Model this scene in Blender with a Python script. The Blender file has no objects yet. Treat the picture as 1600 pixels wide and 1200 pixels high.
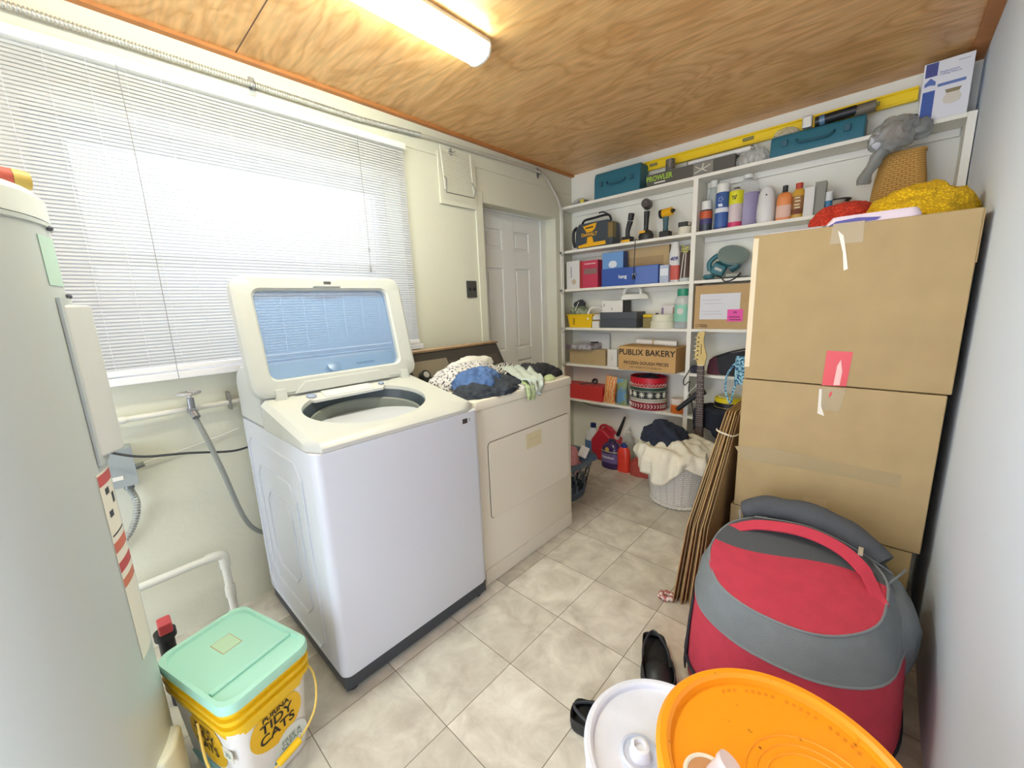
import bpy, bmesh, math, random
from mathutils import Vector, Matrix, noise
random.seed(7)
PI = math.pi
scn = bpy.context.scene
COL = scn.collection

# ------------------------------------------------------------------ camera
CAM = Vector((2.0703, 0.2042, 1.3228))
CR = Vector((0.73417622, 0.67784549, -0.03886863))
CU = Vector((-0.10343488, 0.16824261, 0.98030386))
CF = Vector((-0.67103391, 0.71569541, -0.19363259))
FPX = 624.94
cd = bpy.data.cameras.new('camera'); cam = bpy.data.objects.new('camera', cd); COL.objects.link(cam)
M3 = Matrix((CR, CU, -CF)).transposed()
cam.matrix_world = Matrix.Translation(CAM) @ M3.to_4x4()
cd.sensor_width = 36; cd.lens = 36*FPX/1600; cd.clip_start = 0.02; cd.clip_end = 200
scn.camera = cam

def at(u, v, **k):
    """point seen at photo pixel (u, v) on the plane x=, y= or z="""
    d = CF + CR*((u-800)/FPX) - CU*((v-600)/FPX)
    a, val = list(k.items())[0]; i = 'xyz'.index(a)
    return CAM + d*((val-CAM[i])/d[i])

# ------------------------------------------------------------------ world, exposure
scn.view_settings.view_transform = 'Standard'; scn.view_settings.look = 'None'
scn.view_settings.gamma = 1; scn.view_settings.use_curve_mapping = False
scn.view_settings.exposure = 1.02
world = bpy.data.worlds.new('world'); scn.world = world; world.use_nodes = True
wn = world.node_tree.nodes; wl = world.node_tree.links; wn.clear()
wo = wn.new('ShaderNodeOutputWorld'); wb = wn.new('ShaderNodeBackground'); wl.new(wb.outputs[0], wo.inputs[0])
wt = wn.new('ShaderNodeTexCoord'); wz = wn.new('ShaderNodeTexNoise'); wz.inputs['Scale'].default_value = 9; wz.inputs['Detail'].default_value = 5
wr = wn.new('ShaderNodeValToRGB'); wl.new(wt.outputs['Generated'], wz.inputs[0]); wl.new(wz.outputs[0], wr.inputs[0]); wl.new(wr.outputs[0], wb.inputs[0])
wr.color_ramp.elements[0].position = .38; wr.color_ramp.elements[0].color = (.55, .66, .86, 1)
wr.color_ramp.elements[1].position = .6; wr.color_ramp.elements[1].color = (.88, .92, 1, 1)
wb.inputs[1].default_value = 3.4

def portal(name, loc, rot, sx, sy):
    l = bpy.data.lights.new(name, 'AREA'); l.shape = 'RECTANGLE'; l.size = sx; l.size_y = sy
    l.cycles.is_portal = True
    o = bpy.data.objects.new(name, l); o.location = loc; o.rotation_euler = rot; COL.objects.link(o)
portal('portal_window', (-.24, .88, 1.58), (0, -PI/2, 0), .95, 1.4)
portal('portal_doorway', (1.2, -1.45, 1.05), (PI/2, 0, PI), 2.0, 2.1)  # guides fill light through the added opening behind the camera

# ------------------------------------------------------------------ materials
def lin(h):
    h = h.lstrip('#'); r = []
    for i in (0, 2, 4):
        c = int(h[i:i+2], 16)/255; r.append(c/12.92 if c <= .04045 else ((c+.055)/1.055)**2.4)
    return (*r, 1)
MATS = {}
def mat(hexc, rough=.5, metal=0, alpha=1, trans=0, noise_amt=0, noise_scale=20, bump=0, bump_scale=60, emit=0, kind=None):
    key = (hexc, rough, metal, alpha, trans, noise_amt, noise_scale, bump, bump_scale, emit, kind)
    if key in MATS: return MATS[key]
    m = bpy.data.materials.new((kind or 'paint') + '_' + hexc.lstrip('#')); m.use_nodes = True; MATS[key] = m
    n = m.node_tree.nodes; l = m.node_tree.links; b = n['Principled BSDF']
    c = lin(hexc)
    b.inputs['Base Color'].default_value = c; b.inputs['Roughness'].default_value = rough
    b.inputs['Metallic'].default_value = metal; b.inputs['Alpha'].default_value = alpha
    b.inputs['Transmission Weight'].default_value = trans
    if noise_amt or bump:
        tc = n.new('ShaderNodeTexCoord')
    if noise_amt:
        t = n.new('ShaderNodeTexNoise'); t.inputs['Scale'].default_value = noise_scale; t.inputs['Detail'].default_value = 4
        l.new(tc.outputs['Object'], t.inputs[0])
        r = n.new('ShaderNodeValToRGB'); l.new(t.outputs[0], r.inputs[0]); l.new(r.outputs[0], b.inputs['Base Color'])
        r.color_ramp.elements[0].position = .3; r.color_ramp.elements[1].position = .7
        r.color_ramp.elements[0].color = (*[x*(1-noise_amt) for x in c[:3]], 1)
        r.color_ramp.elements[1].color = (*[min(1, x*(1+noise_amt)) for x in c[:3]], 1)
    if bump:
        t2 = n.new('ShaderNodeTexNoise'); t2.inputs['Scale'].default_value = bump_scale
        l.new(tc.outputs['Object'], t2.inputs[0]); bp = n.new('ShaderNodeBump'); bp.inputs['Strength'].default_value = bump
        bp.inputs['Distance'].default_value = .01
        l.new(t2.outputs[0], bp.inputs['Height']); l.new(bp.outputs[0], b.inputs['Normal'])
    if emit:
        b.inputs['Emission Color'].default_value = c; b.inputs['Emission Strength'].default_value = emit
    return m

def nodes_mat(name, rough=.6):
    m = bpy.data.materials.new(name); m.use_nodes = True
    n = m.node_tree.nodes; l = m.node_tree.links; b = n['Principled BSDF']; b.inputs['Roughness'].default_value = rough
    tc = n.new('ShaderNodeTexCoord'); return m, n, l, b, tc
def ramp(n, stops):
    r = n.new('ShaderNodeValToRGB'); e = r.color_ramp.elements
    while len(e) < len(stops): e.new(.5)
    for i, (p, c) in enumerate(stops): e[i].position = p; e[i].color = lin(c)
    return r

def wood_ceiling():
    m, n, l, b, tc = nodes_mat('plywood', .38)
    mp = n.new('ShaderNodeMapping'); mp.inputs['Scale'].default_value = (1.0, 2.6, 1); l.new(tc.outputs['Object'], mp.inputs[0])
    n1 = n.new('ShaderNodeTexNoise'); n1.inputs['Scale'].default_value = 1.6; n1.inputs['Detail'].default_value = 2.5; n1.inputs['Distortion'].default_value = .9
    l.new(mp.outputs[0], n1.inputs[0])
    mu = n.new('ShaderNodeMath'); mu.operation = 'MULTIPLY'; mu.inputs[1].default_value = 46; l.new(n1.outputs[0], mu.inputs[0])
    si = n.new('ShaderNodeMath'); si.operation = 'SINE'; l.new(mu.outputs[0], si.inputs[0])
    mr = n.new('ShaderNodeMapRange'); mr.inputs[1].default_value = -1; mr.inputs[2].default_value = 1; l.new(si.outputs[0], mr.inputs[0])
    r = ramp(n, [(0, 'dda665'), (.3, 'e8b475'), (.75, 'ecba7a'), (1, 'f0bf7f')]); l.new(mr.outputs[0], r.inputs[0])
    n2 = n.new('ShaderNodeTexNoise'); n2.inputs['Scale'].default_value = 60; mp2 = n.new('ShaderNodeMapping'); mp2.inputs['Scale'].default_value = (.12, 1, 1)
    l.new(tc.outputs['Object'], mp2.inputs[0]); l.new(mp2.outputs[0], n2.inputs[0])
    r2 = ramp(n, [(.3, 'dcdcdc'), (.7, 'ffffff')]); l.new(n2.outputs[0], r2.inputs[0])
    mx = n.new('ShaderNodeMix'); mx.data_type = 'RGBA'; mx.blend_type = 'MULTIPLY'; mx.inputs[0].default_value = .8
    l.new(r.outputs[0], mx.inputs[6]); l.new(r2.outputs[0], mx.inputs[7])
    sp = n.new('ShaderNodeSeparateXYZ'); l.new(tc.outputs['Object'], sp.inputs[0])
    cp = n.new('ShaderNodeMath'); cp.operation = 'COMPARE'; cp.inputs[1].default_value = .828; cp.inputs[2].default_value = .0025; l.new(sp.outputs[1], cp.inputs[0])
    m2 = n.new('ShaderNodeMix'); m2.data_type = 'RGBA'; l.new(cp.outputs[0], m2.inputs[0]); l.new(mx.outputs[2], m2.inputs[6]); m2.inputs[7].default_value = lin('5a3518')
    l.new(m2.outputs[2], b.inputs['Base Color']); return m

def tile_floor():
    m, n, l, b, tc = nodes_mat('stone_tile', .42)
    mp = n.new('ShaderNodeMapping'); mp.inputs['Location'].default_value = (-1.165, -1.10, 0); l.new(tc.outputs['Object'], mp.inputs[0])
    def brick(ms, c1, c2, cm):
        t = n.new('ShaderNodeTexBrick'); t.offset = 0; t.inputs['Scale'].default_value = 1; t.inputs['Brick Width'].default_value = .305; t.inputs['Row Height'].default_value = .3015
        t.inputs['Mortar Size'].default_value = ms; t.inputs['Mortar Smooth'].default_value = .1
        t.inputs['Color1'].default_value = lin(c1); t.inputs['Color2'].default_value = lin(c2); t.inputs['Mortar'].default_value = lin(cm)
        l.new(mp.outputs[0], t.inputs[0]); return t
    tb = brick(.0014, 'ffffff', 'e6e6e2', '8d877c')
    # per-tile offset of the clouding
    td = brick(0, '000000', 'ffffff', '000000')
    ad = n.new('ShaderNodeVectorMath'); ad.operation = 'MULTIPLY_ADD'; ad.inputs[1].default_value = (5, 5, 5)
    l.new(td.outputs[0], ad.inputs[0]); l.new(tc.outputs['Object'], ad.inputs[2])
    n1 = n.new('ShaderNodeTexNoise'); n1.inputs['Scale'].default_value = 8; n1.inputs['Detail'].default_value = 9; n1.inputs['Roughness'].default_value = .62; n1.inputs['Distortion'].default_value = .5
    l.new(ad.outputs[0], n1.inputs[0])
    r = ramp(n, [(.3, 'bdb5a6'), (.44, 'cfc8ba'), (.56, 'dcd6c8'), (.72, 'ebe7da')]); l.new(n1.outputs[0], r.inputs[0])
    mx = n.new('ShaderNodeMix'); mx.data_type = 'RGBA'; mx.blend_type = 'MULTIPLY'; mx.inputs[0].default_value = 1
    l.new(r.outputs[0], mx.inputs[6]); l.new(tb.outputs[0], mx.inputs[7]); l.new(mx.outputs[2], b.inputs['Base Color']); return m

def pattern_mat(name, kind, c1, c2, scale, rough=.9):
    m, n, l, b, tc = nodes_mat(name, rough)
    if kind == 'checker':
        t = n.new('ShaderNodeTexChecker'); t.inputs['Scale'].default_value = scale
        t.inputs['Color1'].default_value = lin(c1); t.inputs['Color2'].default_value = lin(c2)
        l.new(tc.outputs['Object'], t.inputs[0]); l.new(t.outputs[0], b.inputs['Base Color'])
    elif kind == 'wave':
        t = n.new('ShaderNodeTexWave'); t.inputs['Scale'].default_value = scale; t.inputs['Distortion'].default_value = 6; t.inputs['Detail Scale'].default_value = 2
        l.new(tc.outputs['Object'], t.inputs[0]); r = ramp(n, [(.45, c1), (.55, c2)]); l.new(t.outputs[0], r.inputs[0]); l.new(r.outputs[0], b.inputs['Base Color'])
    elif kind == 'voronoi':
        t = n.new('ShaderNodeTexVoronoi'); t.inputs['Scale'].default_value = scale
        l.new(tc.outputs['Object'], t.inputs[0]); r = ramp(n, [(.25, c1), (.5, c2)]); l.new(t.outputs[0], r.inputs[0]); l.new(r.outputs[0], b.inputs['Base Color'])
        bp = n.new('ShaderNodeBump'); bp.inputs['Strength'].default_value = .8; bp.inputs['Distance'].default_value = .004; bp.invert = True
        l.new(t.outputs[0], bp.inputs['Height']); l.new(bp.outputs[0], b.inputs['Normal'])
    elif kind == 'weave':
        t = n.new('ShaderNodeTexBrick'); t.inputs['Scale'].default_value = scale; t.inputs['Mortar Size'].default_value = .03
        t.inputs['Color1'].default_value = lin(c1); t.inputs['Color2'].default_value = lin(c1); t.inputs['Mortar'].default_value = lin(c2)
        l.new(tc.outputs['UV'], t.inputs[0]); l.new(t.outputs[0], b.inputs['Base Color'])
        bp = n.new('ShaderNodeBump'); bp.inputs['Strength'].default_value = 1; bp.inputs['Distance'].default_value = .004; bp.invert = True
        l.new(t.outputs[1], bp.inputs['Height']); l.new(bp.outputs[0], b.inputs['Normal'])
    elif kind == 'blotch':
        t = n.new('ShaderNodeTexNoise'); t.inputs['Scale'].default_value = scale; t.inputs['Detail'].default_value = 3
        l.new(tc.outputs['Object'], t.inputs[0]); r = ramp(n, [(.46, c1), (.54, c2)]); l.new(t.outputs[0], r.inputs[0]); l.new(r.outputs[0], b.inputs['Base Color'])
    return m

def card(h='c8ad82'): return mat(h, .85, noise_amt=.05, noise_scale=9, kind='cardboard')
def film(h='e8ecec', a=.35, rough=.15): return mat(h, rough, alpha=a, kind='clear_film')

# ------------------------------------------------------------------ mesh helpers (all in the thing's own coordinates)
def B(): return bmesh.new()
def box(bm, x0, x1, y0, y1, z0, z1, mi=0):
    v = [bm.verts.new(p) for p in ((x0,y0,z0),(x1,y0,z0),(x1,y1,z0),(x0,y1,z0),(x0,y0,z1),(x1,y0,z1),(x1,y1,z1),(x0,y1,z1))]
    for f in ((0,3,2,1),(4,5,6,7),(0,1,5,4),(1,2,6,5),(2,3,7,6),(3,0,4,7)):
        bm.faces.new([v[i] for i in f]).material_index = mi
    return v
def hexa(bm, pts):
    v = [bm.verts.new(p) for p in pts]
    for f in ((0,3,2,1),(4,5,6,7),(0,1,5,4),(1,2,6,5),(2,3,7,6),(3,0,4,7)): bm.faces.new([v[i] for i in f])
def prism(bm, poly, axis, a, b):
    """extrude a 2D polygon along an axis: 'x' poly=(y,z), 'y' poly=(x,z), 'z' poly=(x,y)"""
    def mk(p, t): return {'x': (t, p[0], p[1]), 'y': (p[0], t, p[1]), 'z': (p[0], p[1], t)}[axis]
    A = [bm.verts.new(mk(p, a)) for p in poly]; Bv = [bm.verts.new(mk(p, b)) for p in poly]; n = len(poly)
    for i in range(n): bm.faces.new((A[i], A[(i+1) % n], Bv[(i+1) % n], Bv[i]))
    bm.faces.new(A); bm.faces.new(Bv[::-1])
def loft(bm, rings, cap0=True, cap1=True, closed=True):
    R = [[bm.verts.new(p) for p in r] for r in rings]; n = len(R[0])
    for a, b in zip(R, R[1:]):
        for i in range(n if closed else n-1): bm.faces.new((a[i], a[(i+1) % n], b[(i+1) % n], b[i]))
    if cap0: bm.faces.new(R[0][::-1])
    if cap1: bm.faces.new(R[-1])
    return R
def circ(cx, cy, z, rx, ry=None, n=28, e=2.0):
    ry = ry or rx; o = []
    for i in range(n):
        t = 2*PI*i/n; c, s = math.cos(t), math.sin(t)
        o.append((cx + rx*math.copysign(abs(c)**(2/e), c), cy + ry*math.copysign(abs(s)**(2/e), s), z))
    return o
def lathe(bm, prof, c=(0, 0), sy=1, n=28, e=2.0, cap0=True, cap1=True):
    loft(bm, [circ(c[0], c[1], z, max(r, 1e-4), max(r, 1e-4)*sy, n, e) for r, z in prof], cap0, cap1)
def rrect(x0, x1, y0, y1, z, r, k=5):
    o = []
    for cx, cy, a in ((x1-r, y1-r, 0), (x0+r, y1-r, 90), (x0+r, y0+r, 180), (x1-r, y0+r, 270)):
        for i in range(k+1):
            t = math.radians(a + 90*i/k); o.append((cx+r*math.cos(t), cy+r*math.sin(t), z))
    return o
def tube(bm, pts, r, n=8, closed=False):
    pts = [Vector(p) for p in pts]; m = len(pts); rr = r if isinstance(r, (list, tuple)) else [r]*m
    up = None; rings = []
    for i, p in enumerate(pts):
        if closed: t = pts[(i+1) % m] - pts[i-1]
        else: t = pts[min(i+1, m-1)] - pts[max(i-1, 0)]
        if t.length < 1e-9: t = Vector((0, 0, 1))
        t.normalize()
        if up is None: up = t.orthogonal().normalized()
        up = (up - t*up.dot(t));
        if up.length < 1e-6: up = t.orthogonal()
        up.normalize(); s = t.cross(up)
        rings.append([p + up*rr[i]*math.cos(2*PI*j/n) + s*rr[i]*math.sin(2*PI*j/n) for j in range(n)])
    if closed:
        R = [[bm.verts.new(q) for q in g] for g in rings]
        for i in range(m):
            a, b = R[i], R[(i+1) % m]
            for j in range(n): bm.faces.new((a[j], a[(j+1) % n], b[(j+1) % n], b[j]))
    else: loft(bm, rings)
def smooth(pts, k=6):
    P = [Vector(p) for p in pts]; o = []
    for i in range(len(P)-1):
        p0, p1, p2, p3 = P[max(i-1, 0)], P[i], P[i+1], P[min(i+2, len(P)-1)]
        for j in range(k):
            t = j/k; o.append(.5*((2*p1)+(-p0+p2)*t+(2*p0-5*p1+4*p2-p3)*t*t+(-p0+3*p1-3*p2+p3)*t**3))
    o.append(P[-1]); return o
def cyl(bm, p0, p1, r0, r1=None, n=20): tube(bm, [p0, p1], [r0, r0 if r1 is None else r1], n)
def rough_up(bm, amt, scale=8, seed=0, zmin=None):
    for v in bm.verts:
        w = noise.noise_vector(v.co*scale + Vector((seed*3.1, seed*1.7, seed)))
        v.co += w*amt
        if zmin is not None and v.co.z < zmin: v.co.z = zmin
def blob(rx, ry, rz, seed, amt=.02, scale=10, sub=4, flat=True, pw=1.0):
    bm = B(); bmesh.ops.create_icosphere(bm, subdivisions=max(sub, 5) if flat and rx > .06 else sub, radius=1)
    for v in bm.verts:
        c = v.co.copy(); v.co = Vector((c.x*rx, c.y*ry, c.z*rz))
        n1 = noise.noise(v.co*scale + Vector((seed, seed*2, 0))); n2 = 1-abs(noise.noise(v.co*scale*1.9 + Vector((0, seed, seed))))*2
        n3 = 1-abs(noise.noise(v.co*scale*3.3 + Vector((seed, 0, seed*2))))*2.4 if flat else 0
        v.co += c*(n1*amt + n2*amt*.6 + n3*amt*.35)
        if flat and v.co.z < 0: v.co.z *= .02
    return bm

def mkobj(name, bm, m, parent=None, loc=(0, 0, 0), rotz=0, bevel=0, smooth_ang=35, segs=2, solid=0, rot=None):
    bmesh.ops.recalc_face_normals(bm, faces=bm.faces)
    me = bpy.data.meshes.new(name); bm.to_mesh(me); bm.free()
    for x in (m if isinstance(m, (list, tuple)) else [m]): me.materials.append(x)
    me.shade_smooth(); me.set_sharp_from_angle(angle=math.radians(smooth_ang))
    o = bpy.data.objects.new(name, me); COL.objects.link(o)
    if parent: o.parent = parent
    o.location = loc; o.rotation_euler = rot or (0, 0, rotz)
    if solid:
        s = o.modifiers.new('solid', 'SOLIDIFY'); s.thickness = solid; s.offset = 0
    if bevel:
        b = o.modifiers.new('bevel', 'BEVEL'); b.width = bevel; b.segments = segs; b.limit_method = 'ANGLE'; b.angle_limit = math.radians(40)
        b.harden_normals = True
    return o
def tag(o, label, cat, group=None):
    o['label'] = label; o['category'] = cat
    if group: o['group'] = group
    return o
def thing(name, label, cat, loc=(0, 0, 0), rotz=0, group=None):
    o = bpy.data.objects.new(name, None); COL.objects.link(o); o.location = loc; o.rotation_euler = (0, 0, rotz)
    o.empty_display_size = .05
    return tag(o, label, cat, group)
def struct(name, bm, m, **k):
    o = mkobj(name, bm, m, **k); o['kind'] = 'structure'; return o
def bx(name, m, parent, x0, x1, y0, y1, z0, z1, bevel=.001, **k):
    bm = B(); box(bm, x0, x1, y0, y1, z0, z1); return mkobj(name, bm, m, parent, bevel=bevel, **k)

def text(body, size, m, parent, loc, rot=(PI/2, 0, 0), align='CENTER', bold=0, sx=1, cylr=None, shear=0, name='lettering', spacing=1):
    cu = bpy.data.curves.new('t', 'FONT'); cu.body = body; cu.size = size; cu.align_x = align; cu.align_y = 'CENTER'
    cu.offset = bold; cu.shear = shear; cu.space_line = .85*spacing; cu.resolution_u = 3
    t = bpy.data.objects.new('t', cu); COL.objects.link(t); bpy.context.view_layer.update()
    me = bpy.data.meshes.new_from_object(t.evaluated_get(bpy.context.evaluated_depsgraph_get()))
    bpy.data.objects.remove(t); bpy.data.curves.remove(cu)
    if cylr:
        for v in me.vertices:
            x = v.co.x*sx; v.co = Vector((cylr*math.sin(x/cylr), v.co.y, cylr*(math.cos(x/cylr)-1)))
    else:
        for v in me.vertices: v.co.x *= sx
    me.materials.clear(); me.materials.append(m)
    o = bpy.data.objects.new(name, me); COL.objects.link(o); o.parent = parent; o.location = loc; o.rotation_euler = rot
    return o

WHITE = mat('e6e4dc', .45, kind='white_plastic'); BLACK = mat('1c1d20', .45, kind='black_plastic'); STEEL = mat('a8aaac', .3, .9, kind='steel')
DARK = mat('2c2f34', .5, kind='dark_plastic'); INK = mat('26221e', .7, kind='ink'); BLUEINK = mat('2c4a9e', .6, kind='blue_ink')
WALLW = mat('dad8c4', .75, bump=.12, bump_scale=30, noise_amt=.015, noise_scale=3, kind='wall_paint')
SHELFM = mat('f0ece0', .5, kind='shelf_paint')  # shelf colour lightened to offset weak light at the far end

# ------------------------------------------------------------------ room shell
H, D, W, YF = 2.364, 3.243, 2.275, -1.4
bm = B(); box(bm, -.3, W+.2, YF-.2, D+.2, -.1, 0); struct('floor', bm, tile_floor())
bm = B(); box(bm, -.3, W+.2, YF-.2, D+.2, H, H+.1); struct('ceiling', bm, wood_ceiling())
wy0, wy1, wz0, wz1 = .20, 1.555, 1.12, 2.05
dy0, dy1, dz = 2.19, 3.01, 2.005
bm = B(); T = -.26
box(bm, T, 0, YF, wy0, 0, H); box(bm, T, 0, wy0, wy1, 0, wz0); box(bm, T, 0, wy0, wy1, wz1, H)
box(bm, T, 0, wy1, dy0, 0, H); box(bm, T, 0, dy0, dy1, dz, H); box(bm, T, 0, dy1, D, 0, H)
struct('wall_left', bm, WALLW)
bm = B(); box(bm, T, W+.2, D, D+.15, 0, H); struct('wall_back', bm, mat('efece0', .75, bump=.1, bump_scale=30, kind='wall_paint'))  # lighter than the left wall, making up for missing light back here
bm = B(); box(bm, W, W+.15, YF, D, 0, H); struct('wall_right', bm, mat('d8e2f0', .7, bump=.05, bump_scale=12, kind='wall_paint'))  # blue tint in the base colour stands in for cool window light
bm = B(); box(bm, T, .2, YF-.12, YF, 0, H); box(bm, .2, W, YF-.12, YF, 2.1, H); struct('wall_front', bm, WALLW)  # unseen end wall; wide opening added to let in fill light
# wood strips where the ceiling meets the walls
ply = mat('b9773e', .55, noise_amt=.12, noise_scale=14, kind='wood_strip')
bm = B(); box(bm, 0.0005, .03, YF, D, H-.014, H); struct('trim_1', bm, ply)
bm = B(); box(bm, W-.05, W, YF, D, H-.016, H); struct('trim_2', bm, ply)
# thin batten along the left wall above the openings
bm = B(); box(bm, .0005, .006, 1.59, D-.01, 2.212, 2.228); struct('trim_3', bm, WALLW)
bm = B(); box(bm, .0005, .05, .12, 1.6, 1.088, 1.118); struct('trim_4', bm, mat('eceaea', .5), bevel=.004)
bm = B(); box(bm, .0005, .012, dy0-.07, dy0-.004, 0, 2.07); struct('trim_5', bm, WALLW, bevel=.004)
bm = B(); box(bm, -.1, .0, wy1, wy1+.001, 0, .01)
bm.free()
# window
wroot = bpy.data.objects.new('window_1', None); COL.objects.link(wroot); wroot['kind'] = 'structure'; wroot.location = (0, 0, 0)
fm = mat('dfe3ea', .4, kind='window_frame')
bm = B(); x0, x1 = -.23, -.17
box(bm, x0, x1, wy0, .295, wz0, wz1); box(bm, x0, x1, 1.50, wy1, wz0, wz1)
box(bm, x0, x1, .295, 1.50, 1.972, wz1); box(bm, x0, x1, .295, 1.50, wz0, 1.165); box(bm, x0-.01, x1, .295, 1.50, 1.535, 1.585)
mkobj('window_frame', bm, fm, wroot, bevel=.003)
gm = mat('5c6670', .3, alpha=.28, kind='screened_glass')  # grey see-through tint added to the pane to hold back daylight
bm = B(); box(bm, -.205, -.2, .295, 1.50, 1.165, 1.972); mkobj('window_pane', bm, gm, wroot)
# door
droot = bpy.data.objects.new('door_1', None); COL.objects.link(droot); droot['kind'] = 'structure'
dm = mat('eaeae4', .5, kind='door_paint')
bm = B(); X1 = -.12
box(bm, X1-.04, X1-.012, dy0, 2.945, 0, 1.995)
def stile(y0, y1, z0, z1): box(bm, X1-.012, X1, y0, y1, z0, z1)
ys = [(2.19, 2.318), (2.492, 2.628), (2.802, 2.945)]
for a in ys: stile(a[0], a[1], 0, 1.995)
for z0, z1 in ((0, .23), (.88, .975), (1.60, 1.735), (1.878, 1.995)):
    stile(2.318, 2.492, z0, z1); stile(2.628, 2.802, z0, z1)
for y0, y1 in ((2.318, 2.492), (2.628, 2.802)):
    for z0, z1 in ((.23, .88), (.975, 1.60), (1.735, 1.878)):
        box(bm, X1-.012, X1-.004, y0+.022, y1-.022, z0+.022, z1-.022)
mkobj('door_panel', bm, dm, droot, bevel=.003)
bm = B(); box(bm, X1-.05, X1+.015, 2.945, dy1, 0, dz); box(bm, X1-.05, X1+.015, dy0, 2.945, 1.995, dz); mkobj('door_frame', bm, dm, droot)

# ------------------------------------------------------------------ window blind
bl = thing('window_blind', 'wide white mini blind lowered over the bright window', 'window blind', (0, .86, 1.12))
slm = bpy.data.materials.new('blind_slat'); slm.use_nodes = True
n = slm.node_tree.nodes; l = slm.node_tree.links; n.clear()
so = n.new('ShaderNodeOutputMaterial'); mxs = n.new('ShaderNodeMixShader'); dfs = n.new('ShaderNodeBsdfDiffuse'); tls = n.new('ShaderNodeBsdfTranslucent')
dfs.inputs[0].default_value = (.54, .535, .53, 1); tls.inputs[0].default_value = (.80, .82, .86, 1); mxs.inputs[0].default_value = .14
l.new(dfs.outputs[0], mxs.inputs[1]); l.new(tls.outputs[0], mxs.inputs[2]); l.new(mxs.outputs[0], so.inputs[0])
Y0, Y1 = .13-.86, 1.577-.86
bm = B(); zz = .03; pitch = .0125; tilt = math.radians(61)
while zz < 1.05:
    hw = .00725; dx_, dz_ = hw*math.cos(tilt), hw*math.sin(tilt)
    prev = None
    for k in (-1, 0, 1):
        px, pz = .036 - k*dx_, zz + k*dz_
        if k == 0: px += .0006; pz += .0004
        c = (bm.verts.new((px, Y0, pz)), bm.verts.new((px, Y1, pz)))
        if prev: bm.faces.new((prev[0], prev[1], c[1], c[0]))
        prev = c
    zz += pitch
mkobj('slats', bm, slm, bl)
bx('head_rail', mat('e4e2da', .5), bl, .012, .058, Y0-.006, Y1+.006, 1.053, 1.085, .003)
bx('bottom_rail', mat('eceaea', .5), bl, .022, .05, Y0, Y1, .002, .022, .003)
bm = B()
for i in range(15):
    y = Y0+.05+i*(Y1-Y0-.1)/14
    cyl(bm, (.0485, y, .02), (.0485, y, 1.055), .0007, n=5)
mkobj('ladder_cords', bm, mat('cfcdd0', .8), bl)
for y, zb in ((.447-.86, -.03), (1.304-.86, .42)):
    bm = B(); tube(bm, smooth([(.058, y, 1.06), (.06, y+.003, .7), (.06, y-.002, zb)]), .0013, 6)
    if zb > 0: lathe(bm, [(.0, .40), (.006, .405), (.005, .43), (.001, .44)], c=(.06, y-.002), n=8); lathe(bm, [(.0, .50), (.004, .503), (.004, .52), (.001, .525)], c=(.06, y+.001), n=8)
    mkobj('pull_cord', bm, mat('8f8d8c', .8), bl)

# ------------------------------------------------------------------ fluorescent light
fl = thing('fluorescent_light', 'long white fluorescent batten light on the plywood ceiling', 'ceiling light', (.74, .9, H))
fy0, fy1 = .28-.9, 1.515-.9
bm = B(); prism(bm, [(-.058, -.001), (.058, -.001), (.064, -.02), (-.064, -.02)], 'y', fy0, fy1)
mkobj('housing', bm, mat('e9e6d8', .5), fl, bevel=.002)
bm = B(); prism(bm, [(-.056, -.0205)] + [(-.060*math.cos(t*PI/10), -.021-.047*math.sin(t*PI/10)**.6) for t in range(11)] + [(.056, -.0205)], 'y', fy0+.012, fy1-.012)
lens = mkobj('lens', bm, mat('f7fff0', .5, emit=22.0, kind='lit_lens'), fl)
for y in (fy0+.001, fy1-.011):
    bm = B(); prism(bm, [(-.06, -.0202)] + [(-.063*math.cos(t*PI/10), -.021-.050*math.sin(t*PI/10)**.6) for t in range(11)] + [(.06, -.0202)], 'y', y, y+.01)
    mkobj('end_cap', bm, WHITE, fl)

# ------------------------------------------------------------------ electrical conduit along the left wall
co = thing('conduit', 'grey metal conduit running below the ceiling and down beside the shelves', 'electrical conduit', (0, 0, 2.27))
pts = [(.02, -.2, 0), (.02, .9, -.002), (.02, 1.35, -.001), (.02, 1.75, .02), (.02, 2.2, .03), (.02, 2.72, .036), (.022, 2.85, .015), (.03, 2.93, -.06), (.05, 2.99, -.16), (.05, 3.03, -.26), (.05, 3.035, -.5), (.05, 3.035, -1.47)]
sp = smooth(pts, 10)
bm = B(); tube(bm, sp, .0095, 10); mkobj('pipe', bm, mat('c9c6ba', .4, .2, kind='conduit'), co)
bm = B(); y = -.15
while y < 1.72:
    zz = 0 if y < 1.35 else .02*(y-1.35)/.4
    tube(bm, [(.02+.0105*math.cos(a*PI/6), y+.002*math.sin(a*PI/6), zz+.0105*math.sin(a*PI/6)) for a in range(12)], .0026, 5, closed=True); y += .0095
mkobj('ribbed_sleeve', bm, mat('b3b3ae', .35, .5), co)
for y, z in ((.88, 0), (2.79, .03)):
    bm = B(); box(bm, .001, .004, y-.012, y+.012, z-.035, z+.035); tube(bm, [(.02+.014*math.cos(a*PI/6), y, z+.014*math.sin(a*PI/6)) for a in range(12)], .004, 5, closed=True)
    mkobj('clamp', bm, STEEL, co)
for z in (2.03, 1.72, 1.41, 1.09, .8):
    bm = B(); lathe(bm, [(.0, z-.02-2.27), (.014, z-.02-2.27), (.014, z+.0-2.27), (.0, z-2.27)], c=(.05, 3.035), n=12); mkobj('coupling', bm, mat('a9a59b', .4, .4), co)

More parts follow.
